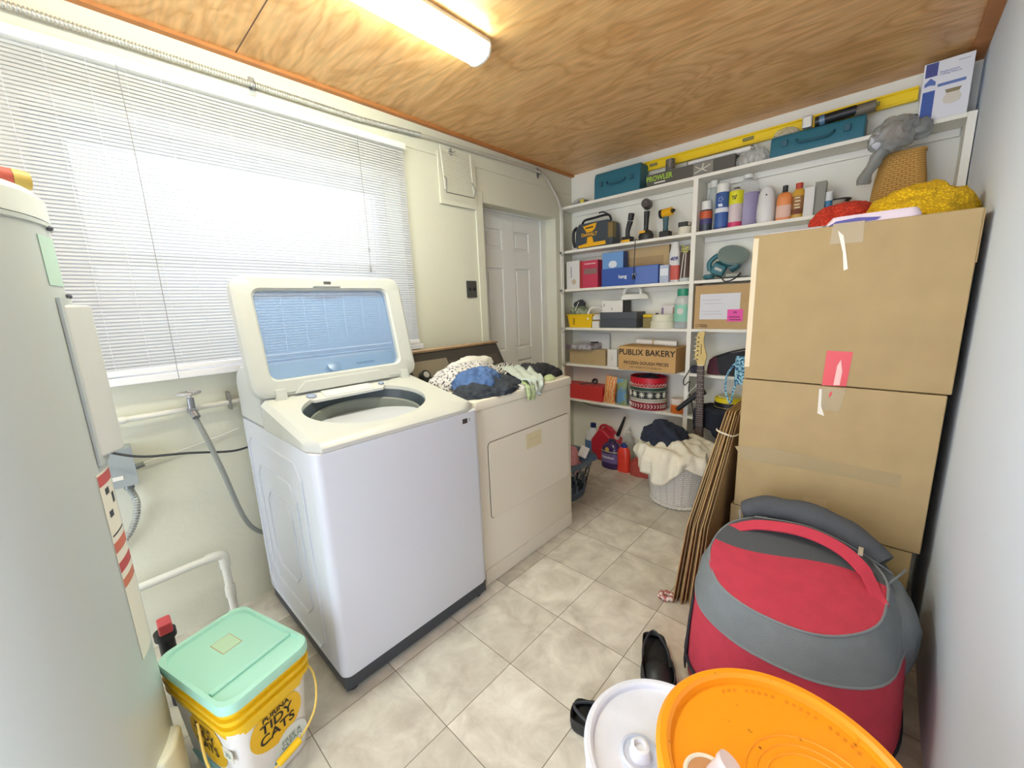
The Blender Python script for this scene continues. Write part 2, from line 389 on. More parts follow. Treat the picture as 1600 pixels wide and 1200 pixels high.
# wire rack hanging high on the wall
wr_ = thing('wire_rack', 'small white folding wire rack screwed high on the wall', 'wire rack', (0.004, 1.93, 2.0))
bm = B(); P0, P1 = Vector((.05, -.11, .26)), Vector((.05, .12, .25))
for t in range(2): a = [P0, P1][t]; b = Vector((.05, a.y+.02, 0.02)); tube(bm, [a, b], .004, 6)
for i in range(17):
    t = i/16; tube(bm, [(.05, -.11+.02*t, .26-.24*t), (.05, .12+.02*t, .25-.235*t)], .0015, 5)
mkobj('wire_grid', bm, mat('dad7c8', .5), wr_)
bm = B(); tube(bm, [(.052, -.094, .09), (.075, -.095, .07), (.055, -.085, .0), (.055, .135, 0), (.075, .137, .04), (.052, .125, .09)], .0028, 6); mkobj('latch_wire', bm, mat('6d6a66', .4, .6), wr_)
bm = B(); box(bm, 0, .02, -.005, .005, .23, .27); box(bm, .016, .052, -.004, .004, .24, .246); mkobj('hook', bm, STEEL, wr_)
bx('mounting_board', WALLW, wr_, .0, .012, -.1, .2, -.055, .24, .002)
# outlet
ol = thing('wall_outlet', 'dark brown electrical outlet plate on the wall left of the door', 'outlet', (0.001, 2.05, 1.437))
bx('cover_plate', mat('4a4843', .4), ol, 0, .006, -.045, .045, -.055, .055, .003)
bm = B()
for y in (-.02, .02): lathe(bm, [(.0, .006), (.011, .0065), (.011, .009), (.0, .0095)], c=(0, y), n=14)
for v in bm.verts: v.co = Vector((v.co.z, v.co.y, v.co.x))
mkobj('socket', bm, BLACK, ol)

# ------------------------------------------------------------------ water heater
wh = thing('water_heater', 'tall white cylindrical water heater in the near left corner', 'water heater', (.70, -.07, 0))
hm = mat('bfc5c0', .32, kind='enamel'); R_ = .272
bm = B(); lathe(bm, [(R_-.01, .0), (R_, .01), (R_, 1.52), (R_+.004, 1.522), (R_+.004, 1.53), (R_, 1.532)], n=96); mkobj('tank', bm, hm, wh)
bm = B(); lathe(bm, [(R_+.003, 1.5325), (R_+.003, 1.575), (R_-.008, 1.59), (.05, 1.60), (.0, 1.6)], n=96); mkobj('top_cap', bm, mat('dcdfd8', .35), wh)
def arc_panel(a0, a1, z0, z1, r0, r1, k=10):
    bm = B(); inner = []; outer = []
    for i in range(k+1):
        a = math.radians(a0+(a1-a0)*i/k); inner.append((r0*math.cos(a), r0*math.sin(a))); outer.append((r1*math.cos(a), r1*math.sin(a)))
    prism(bm, inner + outer[::-1], 'z', z0, z1); return bm
# access panel facing the washer side (+y)
bm = B(); prism(bm, [(-.02, .262), (.085, .248), (.085, .265), (.03, .305), (-.02, .307)], 'z', 1.015, 1.36)
mkobj('access_panel', bm, mat('d5d6d2', .4), wh, bevel=.006)
bm = arc_panel(70, 100, 1.0, 1.375, R_+.0005, R_+.006); mkobj('panel_gasket', bm, mat('b9c0bf', .5), wh)
mkobj('energy_sticker', arc_panel(68, 84, 1.40, 1.5, R_+.0004, R_+.0016), mat('bcd9c8', .5), wh)
wl_ = mkobj('warning_label', arc_panel(66, 82, .50, .985, R_+.0004, R_+.0014), mat('e9e4d2', .6), wh)
for z0, z1, h in ((.955, .98, 'c4504c'), (.79, .815, 'cc6a50'), (.74, .765, 'bf4a48'), (.70, .722, 'cf7a5c')):
    mkobj('label_band', arc_panel(66, 82, z0, z1, R_+.0015, R_+.002), mat(h, .6), wl_)
for z0, z1, a0, a1, h in ((.90, .925, 76, 79, '3a3a40'), (.93, .945, 70, 74, '3a3a40'), (.875, .89, 69, 73, '3a3a40'), (.83, .834, 67, 81, '333333')):
    mkobj('label_pictogram', arc_panel(a0, a1, z0, z1, R_+.0015, R_+.002, 3), mat(h, .6), wl_)
bm = B(); prism(bm, [(.04, .262), (.15, .220), (.165, .236), (.13, .268), (.06, .288)], 'z', .08, .235); mkobj('drain_cover', bm, mat('e9ead8', .45), wh, bevel=.012, segs=3)
# screws
for z, a in ((1.52, 80), (1.38, 86)):
    bm = B(); bmesh.ops.create_icosphere(bm, subdivisions=2, radius=.006); aa = math.radians(a)
    mkobj('screw', bm, mat('5b5a66', .4), wh, loc=((R_+.004)*math.cos(aa), (R_+.004)*math.sin(aa), z))
# red valve handle on the pipe behind the heater
rv = thing('shutoff_valve', 'red handled valve and black pipe low behind the water heater', 'valve', (.40, .235, 0))
bm = B(); tube(bm, [(-.02, .0, .0), (-.02, .0, .26)], .022, 14); mkobj('black_pipe', bm, BLACK, rv)
bm = B(); tube(bm, [(-.02, 0, .26), (-.02, 0, .285)], .03, 16); mkobj('black_collar', bm, DARK, rv)
bx('red_handle', mat('c94b52', .4), rv, -.045, .012, -.015, .022, .286, .325, .006)
# red and yellow tube of something on the heater top
rt = thing('wrapped_roll', 'red and yellow roll lying on top of the water heater', 'wrapped roll', (.70, .12, 1.6))
bm = B(); cyl(bm, (.05, -.17, .022), (.0, .045, .022), .02, n=18); mkobj('wrapper', bm, mat('c05a4c', .5), rt)
bm = B(); cyl(bm, (0, .0455, .022), (-.006, .07, .022), .0205, .018, n=18); mkobj('yellow_end', bm, mat('cdb35e', .5), rt)

# ------------------------------------------------------------------ plumbing and wiring on the left wall
pm = mat('dcdad0', .55, kind='painted_pipe')
cw = thing('water_pipe', 'white painted water pipe along the wall under the window', 'pipe', (.03, .43, .96))
bm = B(); cyl(bm, (0, -.35, 0), (0, .34, 0), .011, n=14); mkobj('pipe', bm, pm, cw)
for y in (-.17, .05, .28):
    bm = B(); cyl(bm, (0, y-.012, 0), (0, y+.012, 0), .014, n=14); mkobj('coupling', bm, pm, cw)
bx('pipe_strap', mat('8d8c88', .4, .5), cw, -.028, .013, .165, .175, -.03, .045, .001)
va = thing('water_tap', 'silver washing machine tap with round wheel handle', 'tap', (.055, .465, .955))
bm = B(); cyl(bm, (-.012, 0, 0), (.035, 0, 0), .015); cyl(bm, (.012, 0, 0), (.012, 0, .055), .012); cyl(bm, (.03, 0, 0), (.05, .004, -.02), .013, .014)
mkobj('tap_body', bm, mat('8f9092', .35, .7), va, bevel=.002)
bm = B(); tube(bm, [(.012+.031*math.cos(a*PI/8)*(1+.12*math.cos(a*PI/2)), .031*math.sin(a*PI/8)*(1+.12*math.cos(a*PI/2)), .075) for a in range(16)], .0062, 6, closed=True)
for a in range(5): cyl(bm, (.012, 0, .072), (.012+.024*math.cos(a*1.2566), .024*math.sin(a*1.2566), .075), .003, n=6)
cyl(bm, (.012, 0, .055), (.012, 0, .08), .006); mkobj('wheel_handle', bm, mat('b9b7b5', .4, .5), va)
ho = tag(mkobj('supply_hose', (lambda b: (tube(b, smooth([(.09, .467, .93), (.105, .49, .83), (.11, .52, .68), (.10, .56, .47), (.045, .615, .35), (.035, .70, .28)]), .0095, 10), b)[1])(B()), mat('8e9089', .6)), 'grey rubber hose dropping from the tap to behind the washer', 'hose')
bkc = tag(mkobj('power_cable', (lambda b: (tube(b, smooth([(.1, .19, .885), (.1, .23, .855), (.1, .30, .823), (.1, .42, .80), (.1, .56, .765), (.06, .64, .755)]), .0045, 8), b)[1])(B()), mat('35383a', .5)), 'thin black cable sagging across the wall to the washer', 'cable')
jb = thing('junction_box', 'grey metal electrical junction box with ribbed conduit under the window', 'junction box', (0.0, .22, .72))
bx('box_body', mat('a3aaab', .45, .3), jb, .001, .07, -.05, .048, 0, .145, .004)
bx('cover', mat('aab1b3', .45, .3), jb, .071, .074, -.05, .048, 0, .145, .001)
bx('paper_tag', mat('e8e4da', .7), jb, .0745, .0755, -.02, .01, .03, .045, 0)
bm = B(); cyl(bm, (.035, .02, -.02), (.035, .02, 0), .015); cyl(bm, (.035, .048, .055), (.035, .075, .06), .010); mkobj('connectors', bm, mat('7c807f', .4, .5), jb)
bm = B(); pp = smooth([(.035, .02, -.02), (.04, .03, -.08), (.035, .015, -.15), (.03, -.02, -.21), (.03, -.08, -.26)], 14)
tube(bm, pp, [.0085+.0035*(i % 2) for i in range(len(pp))], 10); mkobj('ribbed_conduit', bm, mat('a9aca8', .4, .4), jb)
bm = B(); tube(bm, smooth([(.012, .075, .058), (.012, .2, .075), (.012, .4, .115)]), .003, 6); mkobj('cable_run', bm, pm, jb)
pv = thing('drain_pipe', 'white plastic drain pipe with elbow bending down to the floor', 'pipe', (.08, .46, 0))
pvm = mat('dddcd0', .45, kind='pvc')
bm = B(); tube(bm, [(0, -.4, .315), (0, -.04, .325)], .0155, 14); tube(bm, [(0, .01, .28), (.0, .012, .03)], .0155, 14); mkobj('pipe', bm, pvm, pv)
bm = B(); tube(bm, smooth([(0, -.05, .325), (0, -.015, .325), (0, .006, .315), (0, .01, .29), (0, .01, .26)], 4), .02, 14); mkobj('elbow', bm, pvm, pv)
for z0_, z1_, r_ in ((.12, .17, .02), (.0, .05, .022)): bm = B(); cyl(bm, (0, .01, z0_), (0, .011, z1_), r_, n=14); mkobj('pipe_coupling', bm, pvm, pv)

# ------------------------------------------------------------------ washing machine
wa = thing('washing_machine', 'white top loading washing machine with its glass lid raised', 'washing machine', (0, .624, 0))
wm = mat('d4d7de', .3, kind='white_enamel'); wm2 = mat('c9cac3', .35, kind='white_plastic')
WX, WY = .834, .686
# body: side profile with gentle shape, front corners rounded
bm = B()
rings = []
for z, ins in ((.075, .004), (.09, 0), (.5, 0), (.86, 0), (.893, .002)):
    rings.append(rrect(.06, WX-ins, ins, WY-ins, z, .03, 6))
loft(bm, rings, True, True)
mkobj('cabinet', bm, wm, wa, smooth_ang=50)
# pressed relief on the visible side
bm = B()
for k, s in enumerate((1, .72, .46)):
    cx, cz, hw, hh = .42, .47, .29*s, .36*s
    ring = [(cx+sx*(hw-(.05 if q else 0)), -.0015, cz+sz*(hh-(0 if q else .05))) for sx, sz, q in ((1, 1, 0), (1, 1, 1), (-1, 1, 1), (-1, 1, 0), (-1, -1, 0), (-1, -1, 1), (1, -1, 1), (1, -1, 0))]
    tube(bm, ring, .004, 6, closed=True)
mkobj('side_relief', bm, wm, wa)
bx('plinth', mat('3c4046', .5), wa, .08, WX-.008, .008, WY-.008, .02, .073, .004)
for x in (.12, WX-.045):
    for y in (.04, WY-.04):
        bm = B(); lathe(bm, [(.022, 0), (.022, .012), (.014, .015), (.014, .03)], c=(x, y), n=14); mkobj('foot', bm, BLACK, wa)
# sloping deck with a round opening
def deckz(x): return .925 + (WX-.02-x)*(.075/.43)
OC = (.57, .328); OR = .243; n = 64
outer = []; hole = []
for i in range(n):
    a = 2*PI*i/n; c, s = math.cos(a), math.sin(a)
    hole.append((OC[0]+.19*c, OC[1]+OR*s))
    # ray to rectangle
    X0r, X1r, Y0r, Y1r = .345, WX-.022, .022, WY-.022
    t = min(((X1r if c > 0 else X0r)-OC[0])/c if abs(c) > 1e-6 else 9, ((Y1r if s > 0 else Y0r)-OC[1])/s if abs(s) > 1e-6 else 9)
    outer.append((OC[0]+c*t, OC[1]+s*t))
bm = B()
o3 = [(x, y, deckz(x)) for x, y in outer]; h3 = [(x, y, deckz(x)-.004) for x, y in hole]
hm3 = [((x*.35+hx*.65), (y*.35+hy*.65), deckz(x*.35+hx*.65)-.001) for (x, y), (hx, hy) in zip(outer, hole)]
sk = [(x+.018*(1 if x > WX-.03 else 0), y+(.018 if y > WY-.03 else (-.018 if y < .03 else 0)), deckz(x)-.018) for x, y in outer]
sk2 = [(p[0], p[1], max(.894, p[2]-.03) if p[0] < WX-.06 else .894) for p in sk]
sk2 = [(p[0], p[1], .894) for p in sk]
h4 = [(x, y, deckz(x)-.035) for x, y in hole]
loft(bm, [sk2, sk, o3, hm3, h3, h4], False, False)
mkobj('deck', bm, wm2, wa, smooth_ang=40, bevel=0)
# dark ring and drum
bm = B(); rings = []
for s, dzz in ((1.0, -.02), (.985, -.022), (.95, -.05), (.93, -.07)): rings.append([(OC[0]+(x-OC[0])*s, OC[1]+(y-OC[1])*s, deckz(x)+dzz) for x, y in hole])
loft(bm, rings, False, False); mkobj('opening_ring', bm, mat('3a444b', .35), wa)
bm = B(); rings = []
for s, dzz in ((.93, -.07), (.915, -.055), (.89, -.06), (.88, -.09)): rings.append([(OC[0]+(x-OC[0])*s, OC[1]+(y-OC[1])*s, deckz(x)+dzz) for x, y in hole])
rings += [circ(OC[0], OC[1], z, .20, .215, n) for z in (.80, .45)]
loft(bm, rings, False, True); mkobj('drum', bm, mat('7c8178', .5), wa)
# dispenser panel rising behind the opening
bm = B(); hexa(bm, [(.355, .10, .985), (.445, .17, .972), (.445, .47, .972), (.355, .55, .985), (.355, .10, 1.008), (.445, .17, .985), (.445, .47, .985), (.355, .55, 1.008)])
dp = mkobj('dispenser_panel', bm, mat('cfd0cc', .4), wa, bevel=.003)
bm = B(); hexa(bm, [(.385, .22, .995), (.438, .22, .982), (.438, .43, .982), (.385, .43, .995), (.385, .22, 1.006), (.438, .22, .991), (.438, .43, .991), (.385, .43, 1.006)])
mkobj('dispenser_drawer', bm, mat('dcddd8', .4), dp, bevel=.002)
for y, s in ((.175, .02), (.48, .013)):
    bm = B(); bmesh.ops.create_uvsphere(bm, u_segments=16, v_segments=8, radius=1)
    for v in bm.verts: v.co = Vector((v.co.x*.006, v.co.y*s, v.co.z*s))
    mkobj('blue_button', bm, mat('8f9cb4', .4), dp, loc=(.41, y, .9975), rot=(0, -1.32, 0))
# rear console
bm = B(); prof = [(.06, .893), (.06, 1.05), (.085, 1.09), (.15, 1.12), (.215, 1.126), (.24, 1.118), (.325, 1.02), (.345, 1.0), (.345, .893)]
prism(bm, prof, 'y', .004, WY-.004)
cn = mkobj('control_console', bm, wm2, wa, bevel=.012, segs=3)
bm = B(); hexa(bm, [(.243, .05, 1.1135), (.320, .05, 1.0245), (.320, WY-.05, 1.0245), (.243, WY-.05, 1.1135), (.2465, .05, 1.1165), (.3235, .05, 1.0275), (.3235, WY-.05, 1.0275), (.2465, WY-.05, 1.1165)])
mkobj('control_fascia', bm, mat('ccd3d6', .3), cn)
bm = B(); lathe(bm, [(.0, 0), (.034, 0), (.034, .006), (.029, .01), (.027, .03), (.0, .033)], n=28); mkobj('control_knob', bm, mat('c2c4c4', .3, .5), cn, loc=(.285, .325, 1.072), rot=(0, .858, 0))
bm = B(); box(bm, -.006, .006, .44, .53, 0, .001); mkobj('display', bm, mat('8f9597', .4), cn, loc=(.275, 0, 1.0845), rot=(0, .858, 0))
text('SAMSUNG', .018, mat('7f868a', .5), cn, (.300, .13, 1.056), rot=(.858, 0, PI/2), sx=1.25, name='lettering')
# lid, hinged at x=.36
ld = bpy.data.objects.new('lid', None); COL.objects.link(ld); ld.parent = wa; ld.location = (.372, 0, 1.008); ld.rotation_euler = (0, -math.radians(12), 0)
LH = .475
def rr2(y0, y1, z0, z1, r, x, k=6): return [(x, a, b) for a, b, _ in rrect(y0, y1, z0, z1, 0, r, k)]
bm = B()
o1 = rr2(-.012, WY+.012, 0, LH, .055, .0); i1 = rr2(.056, WY-.07, .066, LH-.058, .03, .0)
o0 = rr2(-.016, WY+.016, -.005, LH+.005, .06, -.035); i0 = rr2(.056, WY-.07, .066, LH-.058, .03, -.035)
o2 = rr2(.0, WY+.0, .012, LH-.012, .05, .008)
i2 = rr2(.048, WY-.062, .058, LH-.05, .035, .008)
loft(bm, [i0, o0, o1, o2, i2, i1, i0], False, False)
mkobj('lid_frame', bm, wm2, ld, smooth_ang=30, bevel=0)
lg = mat('6f9fd2', .03, alpha=.36, kind='tinted_glass')
bm = B(); loft(bm, [rr2(.050, WY-.064, .060, LH-.052, .03, -.022), rr2(.050, WY-.064, .060, LH-.052, .03, -.017)]); mkobj('lid_window', bm, lg, ld)
bm = B(); prism(bm, [(.28, LH-.048), (.40, LH-.048), (.385, LH-.018), (.295, LH-.018)], 'x', .0, .02); mkobj('lid_latch', bm, wm2, ld, bevel=.004)
bx('latch_tongue', mat('6a6d70', .3, .6), ld, .0195, .023, .325, .355, LH-.036, LH-.026, .001)
bm = B(); prism(bm, [(.12, .0), (.55, .0), (.50, .045), (.17, .045)], 'x', .006, .016); mkobj('lid_lip', bm, wm2, ld, bevel=.004)
for y in (.055, WY-.085): bx('hinge', wm2, ld, -.03, .022, y, y+.04, -.02, .028, .004)
bx('energy_tag', mat('47423e', .4), wa, WX+.0002, WX+.0014, .592, .618, .85, .87, 0)
bx('round_tag', mat('a9abb0', .4), wa, WX+.0002, WX+.0012, .626, .634, .855, .868, 0)

# ------------------------------------------------------------------ dryer
dr = thing('clothes_dryer', 'older cream clothes dryer beside the washer with laundry heaped on it', 'clothes dryer', (0, 1.322, 0))
dmat = mat('e8e1cf', .38, kind='cream_enamel'); DX, DW = .79, .737
bm = B(); loft(bm, [rrect(.07, DX, 0, DW, z, .012, 3) for z in (.0, .868)]); mkobj('cabinet', bm, dmat, dr)
bm = B(); loft(bm, [rrect(.068, DX+.006-i, -.003+i, DW+.003-i, z, .014, 4) for z, i in ((.872, 0), (.90, 0), (.911, .003), (.914, .008))]); mkobj('top_panel', bm, dmat, dr)
seam = mat('8a8171', .8)
bx('shadow_gap', seam, dr, .072, DX-.002, .002, DW-.002, .868, .872, 0)
# door: raised slab with a dark seam around it
def rrp(y0, y1, z0, z1, r, xa, xb):
    b = B(); loft(b, [rr2(y0, y1, z0, z1, r, xa), rr2(y0, y1, z0, z1, r, xb)]); return b
mkobj('door_seam', rrp(.066, .704, .328, .71, .022, DX-.001, DX+.0012), seam, dr)
dd = mkobj('door', rrp(.069, .701, .331, .707, .02, DX+.001, DX+.007), dmat, dr, bevel=.003)
bm = B(); box(bm, DX+.007, DX+.0076, .33, .45, .60, .68); mkobj('worn_patch', bm, mat('dcd0a8', .5), dd)
bx('door_label', mat('c9bc8c', .5), dd, DX+.0076, DX+.0082, .35, .43, .645, .648, 0)
bx('kick_panel', dmat, dr, DX, DX+.004, .012, DW-.008, .004, .085, .002)
bm = B(); prism(bm, [(.11, .914), (.13, 1.07), (.17, 1.085), (.205, 1.082), (.30, .914)], 'y', .02, DW-.0); dc = mkobj('control_console', bm, mat('3a3632', .4), dr, bevel=.003)
bm = B(); prism(bm, [(.125, 1.083), (.21, 1.083), (.215, 1.094), (.13, 1.094)], 'y', .015, DW+.005); mkobj('wood_trim', bm, mat('a98a66', .5, noise_amt=.15, noise_scale=30), dc)
ang = math.atan2(.168, .095)
for y0, y1, h, s0, s1 in ((.05, .30, '8f8774', .25, .75), (.31, .70, '59524a', .35, .8)):
    bm = B(); a = Vector((.205, 0, 1.082)); b_ = Vector((.30, 0, .914)); nn = Vector((.168, 0, .095)).normalized()*.0015
    p0, p1 = a.lerp(b_, s0), a.lerp(b_, s1)
    hexa(bm, [(p1.x, y0, p1.z), (p1.x, y1, p1.z), (p0.x, y1, p0.z), (p0.x, y0, p0.z)] + [(q.x+nn.x, y, q.z+nn.z) for q, y in ((p1, y0), (p1, y1), (p0, y1), (p0, y0))])
    mkobj('fascia_strip', bm, mat(h, .3, .4), dc)
bm = B(); a = Vector((.28, .10, .962)); nn = Vector((.168, 0, .095)).normalized(); cyl(bm, a, a+nn*.035, .03, .027); kn = mkobj('timer_knob', bm, BLACK, dc)
bm = B(); cyl(bm, a+nn*.0352, a+nn*.037, .017); mkobj('knob_cap', bm, mat('c9c9c4', .3, .6), kn)

# laundry lying on the dryer
def cloth_obj(name, label, bm, m, loc, rotz=0, group=None, cat='clothing'):
    return tag(mkobj(name, bm, m, loc=loc, rotz=rotz, smooth_ang=80), label, cat, group)
CL = 'laundry on the dryer'
dots = pattern_mat('white_black_dots', 'voronoi', '4c4c55', 'd9d6d2', 75)
zig = pattern_mat('zigzag', 'wave', '2b2b33', 'd9d6cc', 22)
cloth_obj('patterned_blanket', 'white blanket with small black pattern at the back of the dryer top', blob(.13, .25, .10, 3, .02, 12), dots, (.42, 1.60, .914), .1, CL, 'blanket')
cloth_obj('white_towel', 'plain white towel heaped against the dryer console', blob(.06, .17, .05, 5, .012, 16), mat('e2dfd6', .9), (.335, 1.72, .985), .05, CL, 'towel')
cloth_obj('blue_jeans', 'crumpled blue denim shirt on top of the dryer pile', blob(.11, .115, .075, 8, .022, 16), mat('4f6c9c', .9, noise_amt=.25, noise_scale=30), (.61, 1.51, .935), .4, CL)
cloth_obj('dark_sweater', 'dark charcoal sweater along the front of the dryer top', blob(.12, .22, .052, 11, .02, 16), mat('353b44', .95, noise_amt=.3, noise_scale=40), (.668, 1.545, .914), .1, CL)
cloth_obj('black_fleece', 'black rolled fleece at the far corner of the dryer top', blob(.075, .17, .075, 13, .015, 20), mat('2c2c30', .95, noise_amt=.5, noise_scale=90), (.63, 1.92, .914), -.4, CL)
cloth_obj('zigzag_cloth', 'black and white zigzag cloth at the far back of the dryer', blob(.10, .11, .062, 17, .014, 14), zig, (.42, 1.92, .914), .2, CL, 'cloth')
cloth_obj('dotted_sleeve', 'black and white speckled cloth hanging at the dryer front edge', blob(.05, .07, .022, 19, .008, 20), dots, (.745, 1.70, .914), .3, CL, 'cloth')
# grey-green rag draping over the front edge
def strip(path, w, seed, amt=.01, nx=10):
    bm = B(); P = smooth(path, 5); rows = []
    for i, p in enumerate(P):
        t = (P[min(i+1, len(P)-1)]-P[max(i-1, 0)]).normalized(); s = Vector((0, 1, 0)); s = (s-t*s.dot(t)).normalized(); nrm = t.cross(s)
        ww = w(i/(len(P)-1)) if callable(w) else w
        rows.append([bm.verts.new(p + s*ww*(j/nx-.5) + nrm*amt*(noise.noise(Vector((j*.5+seed, i*.25, seed)))*1.2+.8*math.sin(j*1.7+seed+i*.2))) for j in range(nx+1)])
    for a, b in zip(rows, rows[1:]):
        for j in range(nx): bm.faces.new((a[j], a[j+1], b[j+1], b[j]))
    return bm
o = cloth_obj('grey_rag', 'pale grey green rag flopping over the dryer front edge', strip([(-.16, .06, .07), (-.08, .03, .055), (0, .0, .035), (.055, -.02, .028), (.075, -.03, .0), (.08, -.045, -.04)], lambda t: .17-.08*t, 3, .01), mat('b7c0b6', .95, noise_amt=.08, noise_scale=40), (.735, 1.76, .918), 0, CL, 'rag')
s = o.modifiers.new('solid', 'SOLIDIFY'); s.thickness = .003
o = cloth_obj('green_scrap', 'yellow green scrap of cloth dangling from the rag at the dryer edge', strip([(-.03, .02, .03), (.0, .0, .015), (.025, -.01, .01), (.035, -.012, -.03), (.036, -.015, -.055)], lambda t: .045+.02*t, 9, .006, 6), mat('a9b98a', .95, noise_amt=.3, noise_scale=60), (.79, 1.685, .915), 0, CL, 'cloth')
s = o.modifiers.new('solid', 'SOLIDIFY'); s.thickness = .004
cloth_obj('lime_sock', 'small lime green sock by the black fleece on the dryer', blob(.03, .045, .02, 23, .006, 30), mat('b5c295', .95), (.74, 1.93, .914), .6, CL, 'sock')
bm = strip([(0, 0, .005), (.0, .0, .0), (0, 0, 0)], .1, 1); bm.free()

# ------------------------------------------------------------------ cat litter pail
cp_ = thing('litter_pail', 'white and yellow cat litter pail with a mint green lid', 'pail', (.76, .36, 0), math.radians(16))
hx, hy = .172, .118
bm = B(); loft(bm, [rrect(-hx*s, hx*s, -hy*s, hy*s, z, .04, 6) for z, s in ((.0, .80), (.004, .83), (.25, .95))], True, False)
pailb = mkobj('pail_body', bm, mat('e3e1db', .4), cp_)
bm = B(); loft(bm, [rrect(-hx*s, hx*s, -hy*s, hy*s, z, .042, 6) for z, s in ((.235, .945), (.27, .965), (.27, 1.03), (.282, 1.035), (.283, .98), (.298, .985), (.298, 1.04), (.31, 1.045), (.311, .99), (.325, .995), (.326, 1.04), (.338, 1.045), (.338, .9))], False, True)
yel = mat('ecc11a', .4, kind='yellow_plastic'); mkobj('yellow_rim', bm, yel, cp_)
mint = mat('a9dcc6', .4, kind='mint_plastic')
bm = B(); loft(bm, [rrect(-hx*s, hx*s, -hy*s, hy*s, z, .042, 6) for z, s in ((.334, 1.055), (.352, 1.055), (.360, 1.04), (.361, .955), (.352, .93))], False, True)
ldm = mkobj('pail_lid', bm, mint, cp_)
bm = B(); box(bm, .082, .098, -hy*.92, hy*.92, .351, .3605); mkobj('lid_ridge', bm, mint, ldm, bevel=.003)
bm = B(); box(bm, -.09, -.02, -.02, .035, .3522, .3526); st = mkobj('lid_sticker_border', bm, mat('b9a884', .6), ldm)
bm = B(); box(bm, -.0875, -.0225, -.0175, .0325, .3527, .353); mkobj('lid_sticker', bm, mat('b9d8b4', .5), ldm)
def face_disc(cx, cz, rx, rz, m, side, name, off=.0, z0=None):
    """flat printed oval lying on the sloping pail wall; side 'x' (short end) or 'y' (long front)"""
    bm = B(); R1 = []
    for rr_ in (1.0,):
        vs = []
        for i in range(28):
            a = 2*PI*i/28; t, z = cx+rx*math.cos(a), cz+rz*math.sin(a)
            if z0 is not None: z = min(z, z0)
            s = .83+(z/.25)*.12
            p = (hx*s+.0012+off, t, z) if side == 'x' else (t, -hy*s-.0012-off, z)
            vs.append(bm.verts.new(p))
        bm.faces.new(vs)
    return mkobj(name, bm, m, pailb)
def slope_rot(side): return (math.radians(90+4.5), 0, PI/2) if side == 'x' else (math.radians(90+3.5), 0, 0)
ymat = mat('e9b91f', .45)
face_disc(.0, .185, .075, .075, ymat, 'x', 'yellow_logo', z0=.236)
face_disc(.035, .075, .05, .055, mat('dfe6dc', .5), 'x', 'white_badge', .0006)
face_disc(.02, .045, .04, .022, mat('4d938e', .5), 'x', 'teal_spot', .001)
def tl(side, t, z, off=.003):
    s = .83+(z/.25)*.12
    return (hx*s+off, t, z) if side == 'x' else (t, -hy*s-off, z)
text('PURINA', .022, INK, pailb, tl('x', -.0, .225), slope_rot('x'), bold=.0006)
text('TIDY\nCATS', .042, INK, pailb, tl('x', -.0, .178), slope_rot('x'), bold=.0008)
text('FREE &\nCLEAN', .02, mat('5a7a6c', .6), pailb, tl('x', .035, .085), slope_rot('x'))
face_disc(.02, .17, .085, .085, ymat, 'y', 'yellow_logo', z0=.236)
text('PURINA', .022, INK, pailb, tl('y', .01, .213), slope_rot('y'), bold=.0006)
text('TIDY\nCATS', .044, INK, pailb, tl('y', .01, .165), slope_rot('y'), bold=.0008)
bx('weight_badge', mat('dcdccc', .5), pailb, .10, .145, -hy*.925-.002, -hy*.925, .165, .20, 0)
text('30', .026, mat('6a8a7a', .5), pailb, tl('y', .123, .183, .0045), slope_rot('y'))
face_disc(.0, .05, .12, .03, mat('8fc4b8', .5), 'y', 'teal_spot', .0)
text('FREE & CLEAN', .014, mat('e9efe9', .5), pailb, tl('y', .0, .05, .002), slope_rot('y'))
# wire handle, hanging down over the short end
bm = B(); hp = smooth([(.03, -hy*1.0-.008, .255), (.09, -hy-.025, .16), (.15, -.12, .09), (.185, -.05, .085), (.19, .04, .10), (.185, .10, .15), (.14, hy+.015, .22), (.05, hy+.006, .255)], 8)
tube(bm, hp, .0032, 8); hd = mkobj('carry_handle', bm, mat('e2c25e', .4), cp_)
bm = B(); tube(bm, [(.188, -.03, .088), (.193, .035, .10)], .011, 12); mkobj('grip', bm, yel, hd, bevel=.002)

# ------------------------------------------------------------------ five gallon buckets
def bucket(name, label, loc, r, h, cm, lidm, bottom_r, parts=True):
    b = thing(name, label, 'bucket', loc)
    bm = B(); lathe(bm, [(bottom_r-.003, 0), (bottom_r, .004), (r-.012, h-.085), (r-.002, h-.084), (r-.002, h-.078), (r-.011, h-.077), (r-.01, h-.05), (r-.002, h-.049), (r-.002, h-.043), (r-.01, h-.042), (r-.009, h-.025)], n=72); mkobj('pail_body', bm, cm, b)
    bm = B(); lathe(bm, [(r-.004, h-.026), (r, h-.024), (r+.001, h-.006), (r-.004, h), (r-.012, h), (r-.017, h-.004), (r-.019, h-.012), (r-.045, h-.0125), (.0, h-.0125)], n=96); L = mkobj('bucket_lid', bm, lidm, b)
    return b, L
obl = nodes_mat('orange_lid', .4)
m_, n_, l_, b_, tc_ = obl
sp_ = n_.new('ShaderNodeTexNoise'); sp_.inputs['Scale'].default_value = 70; sp_.inputs['Detail'].default_value = 3; l_.new(tc_.outputs['Object'], sp_.inputs[0])
rp_ = ramp(n_, [(.22, '8a4a12'), (.30, 'f99a12')]); l_.new(sp_.outputs[0], rp_.inputs[0]); l_.new(rp_.outputs[0], b_.inputs['Base Color'])
ORG = m_; OP = mat('f58f14', .4, kind='orange_plastic')
ob1, L1 = bucket('bucket', 'orange bucket hidden underneath, carrying the topmost orange one', (2.085, .66, 0), .142, .372, OP, OP, .125)
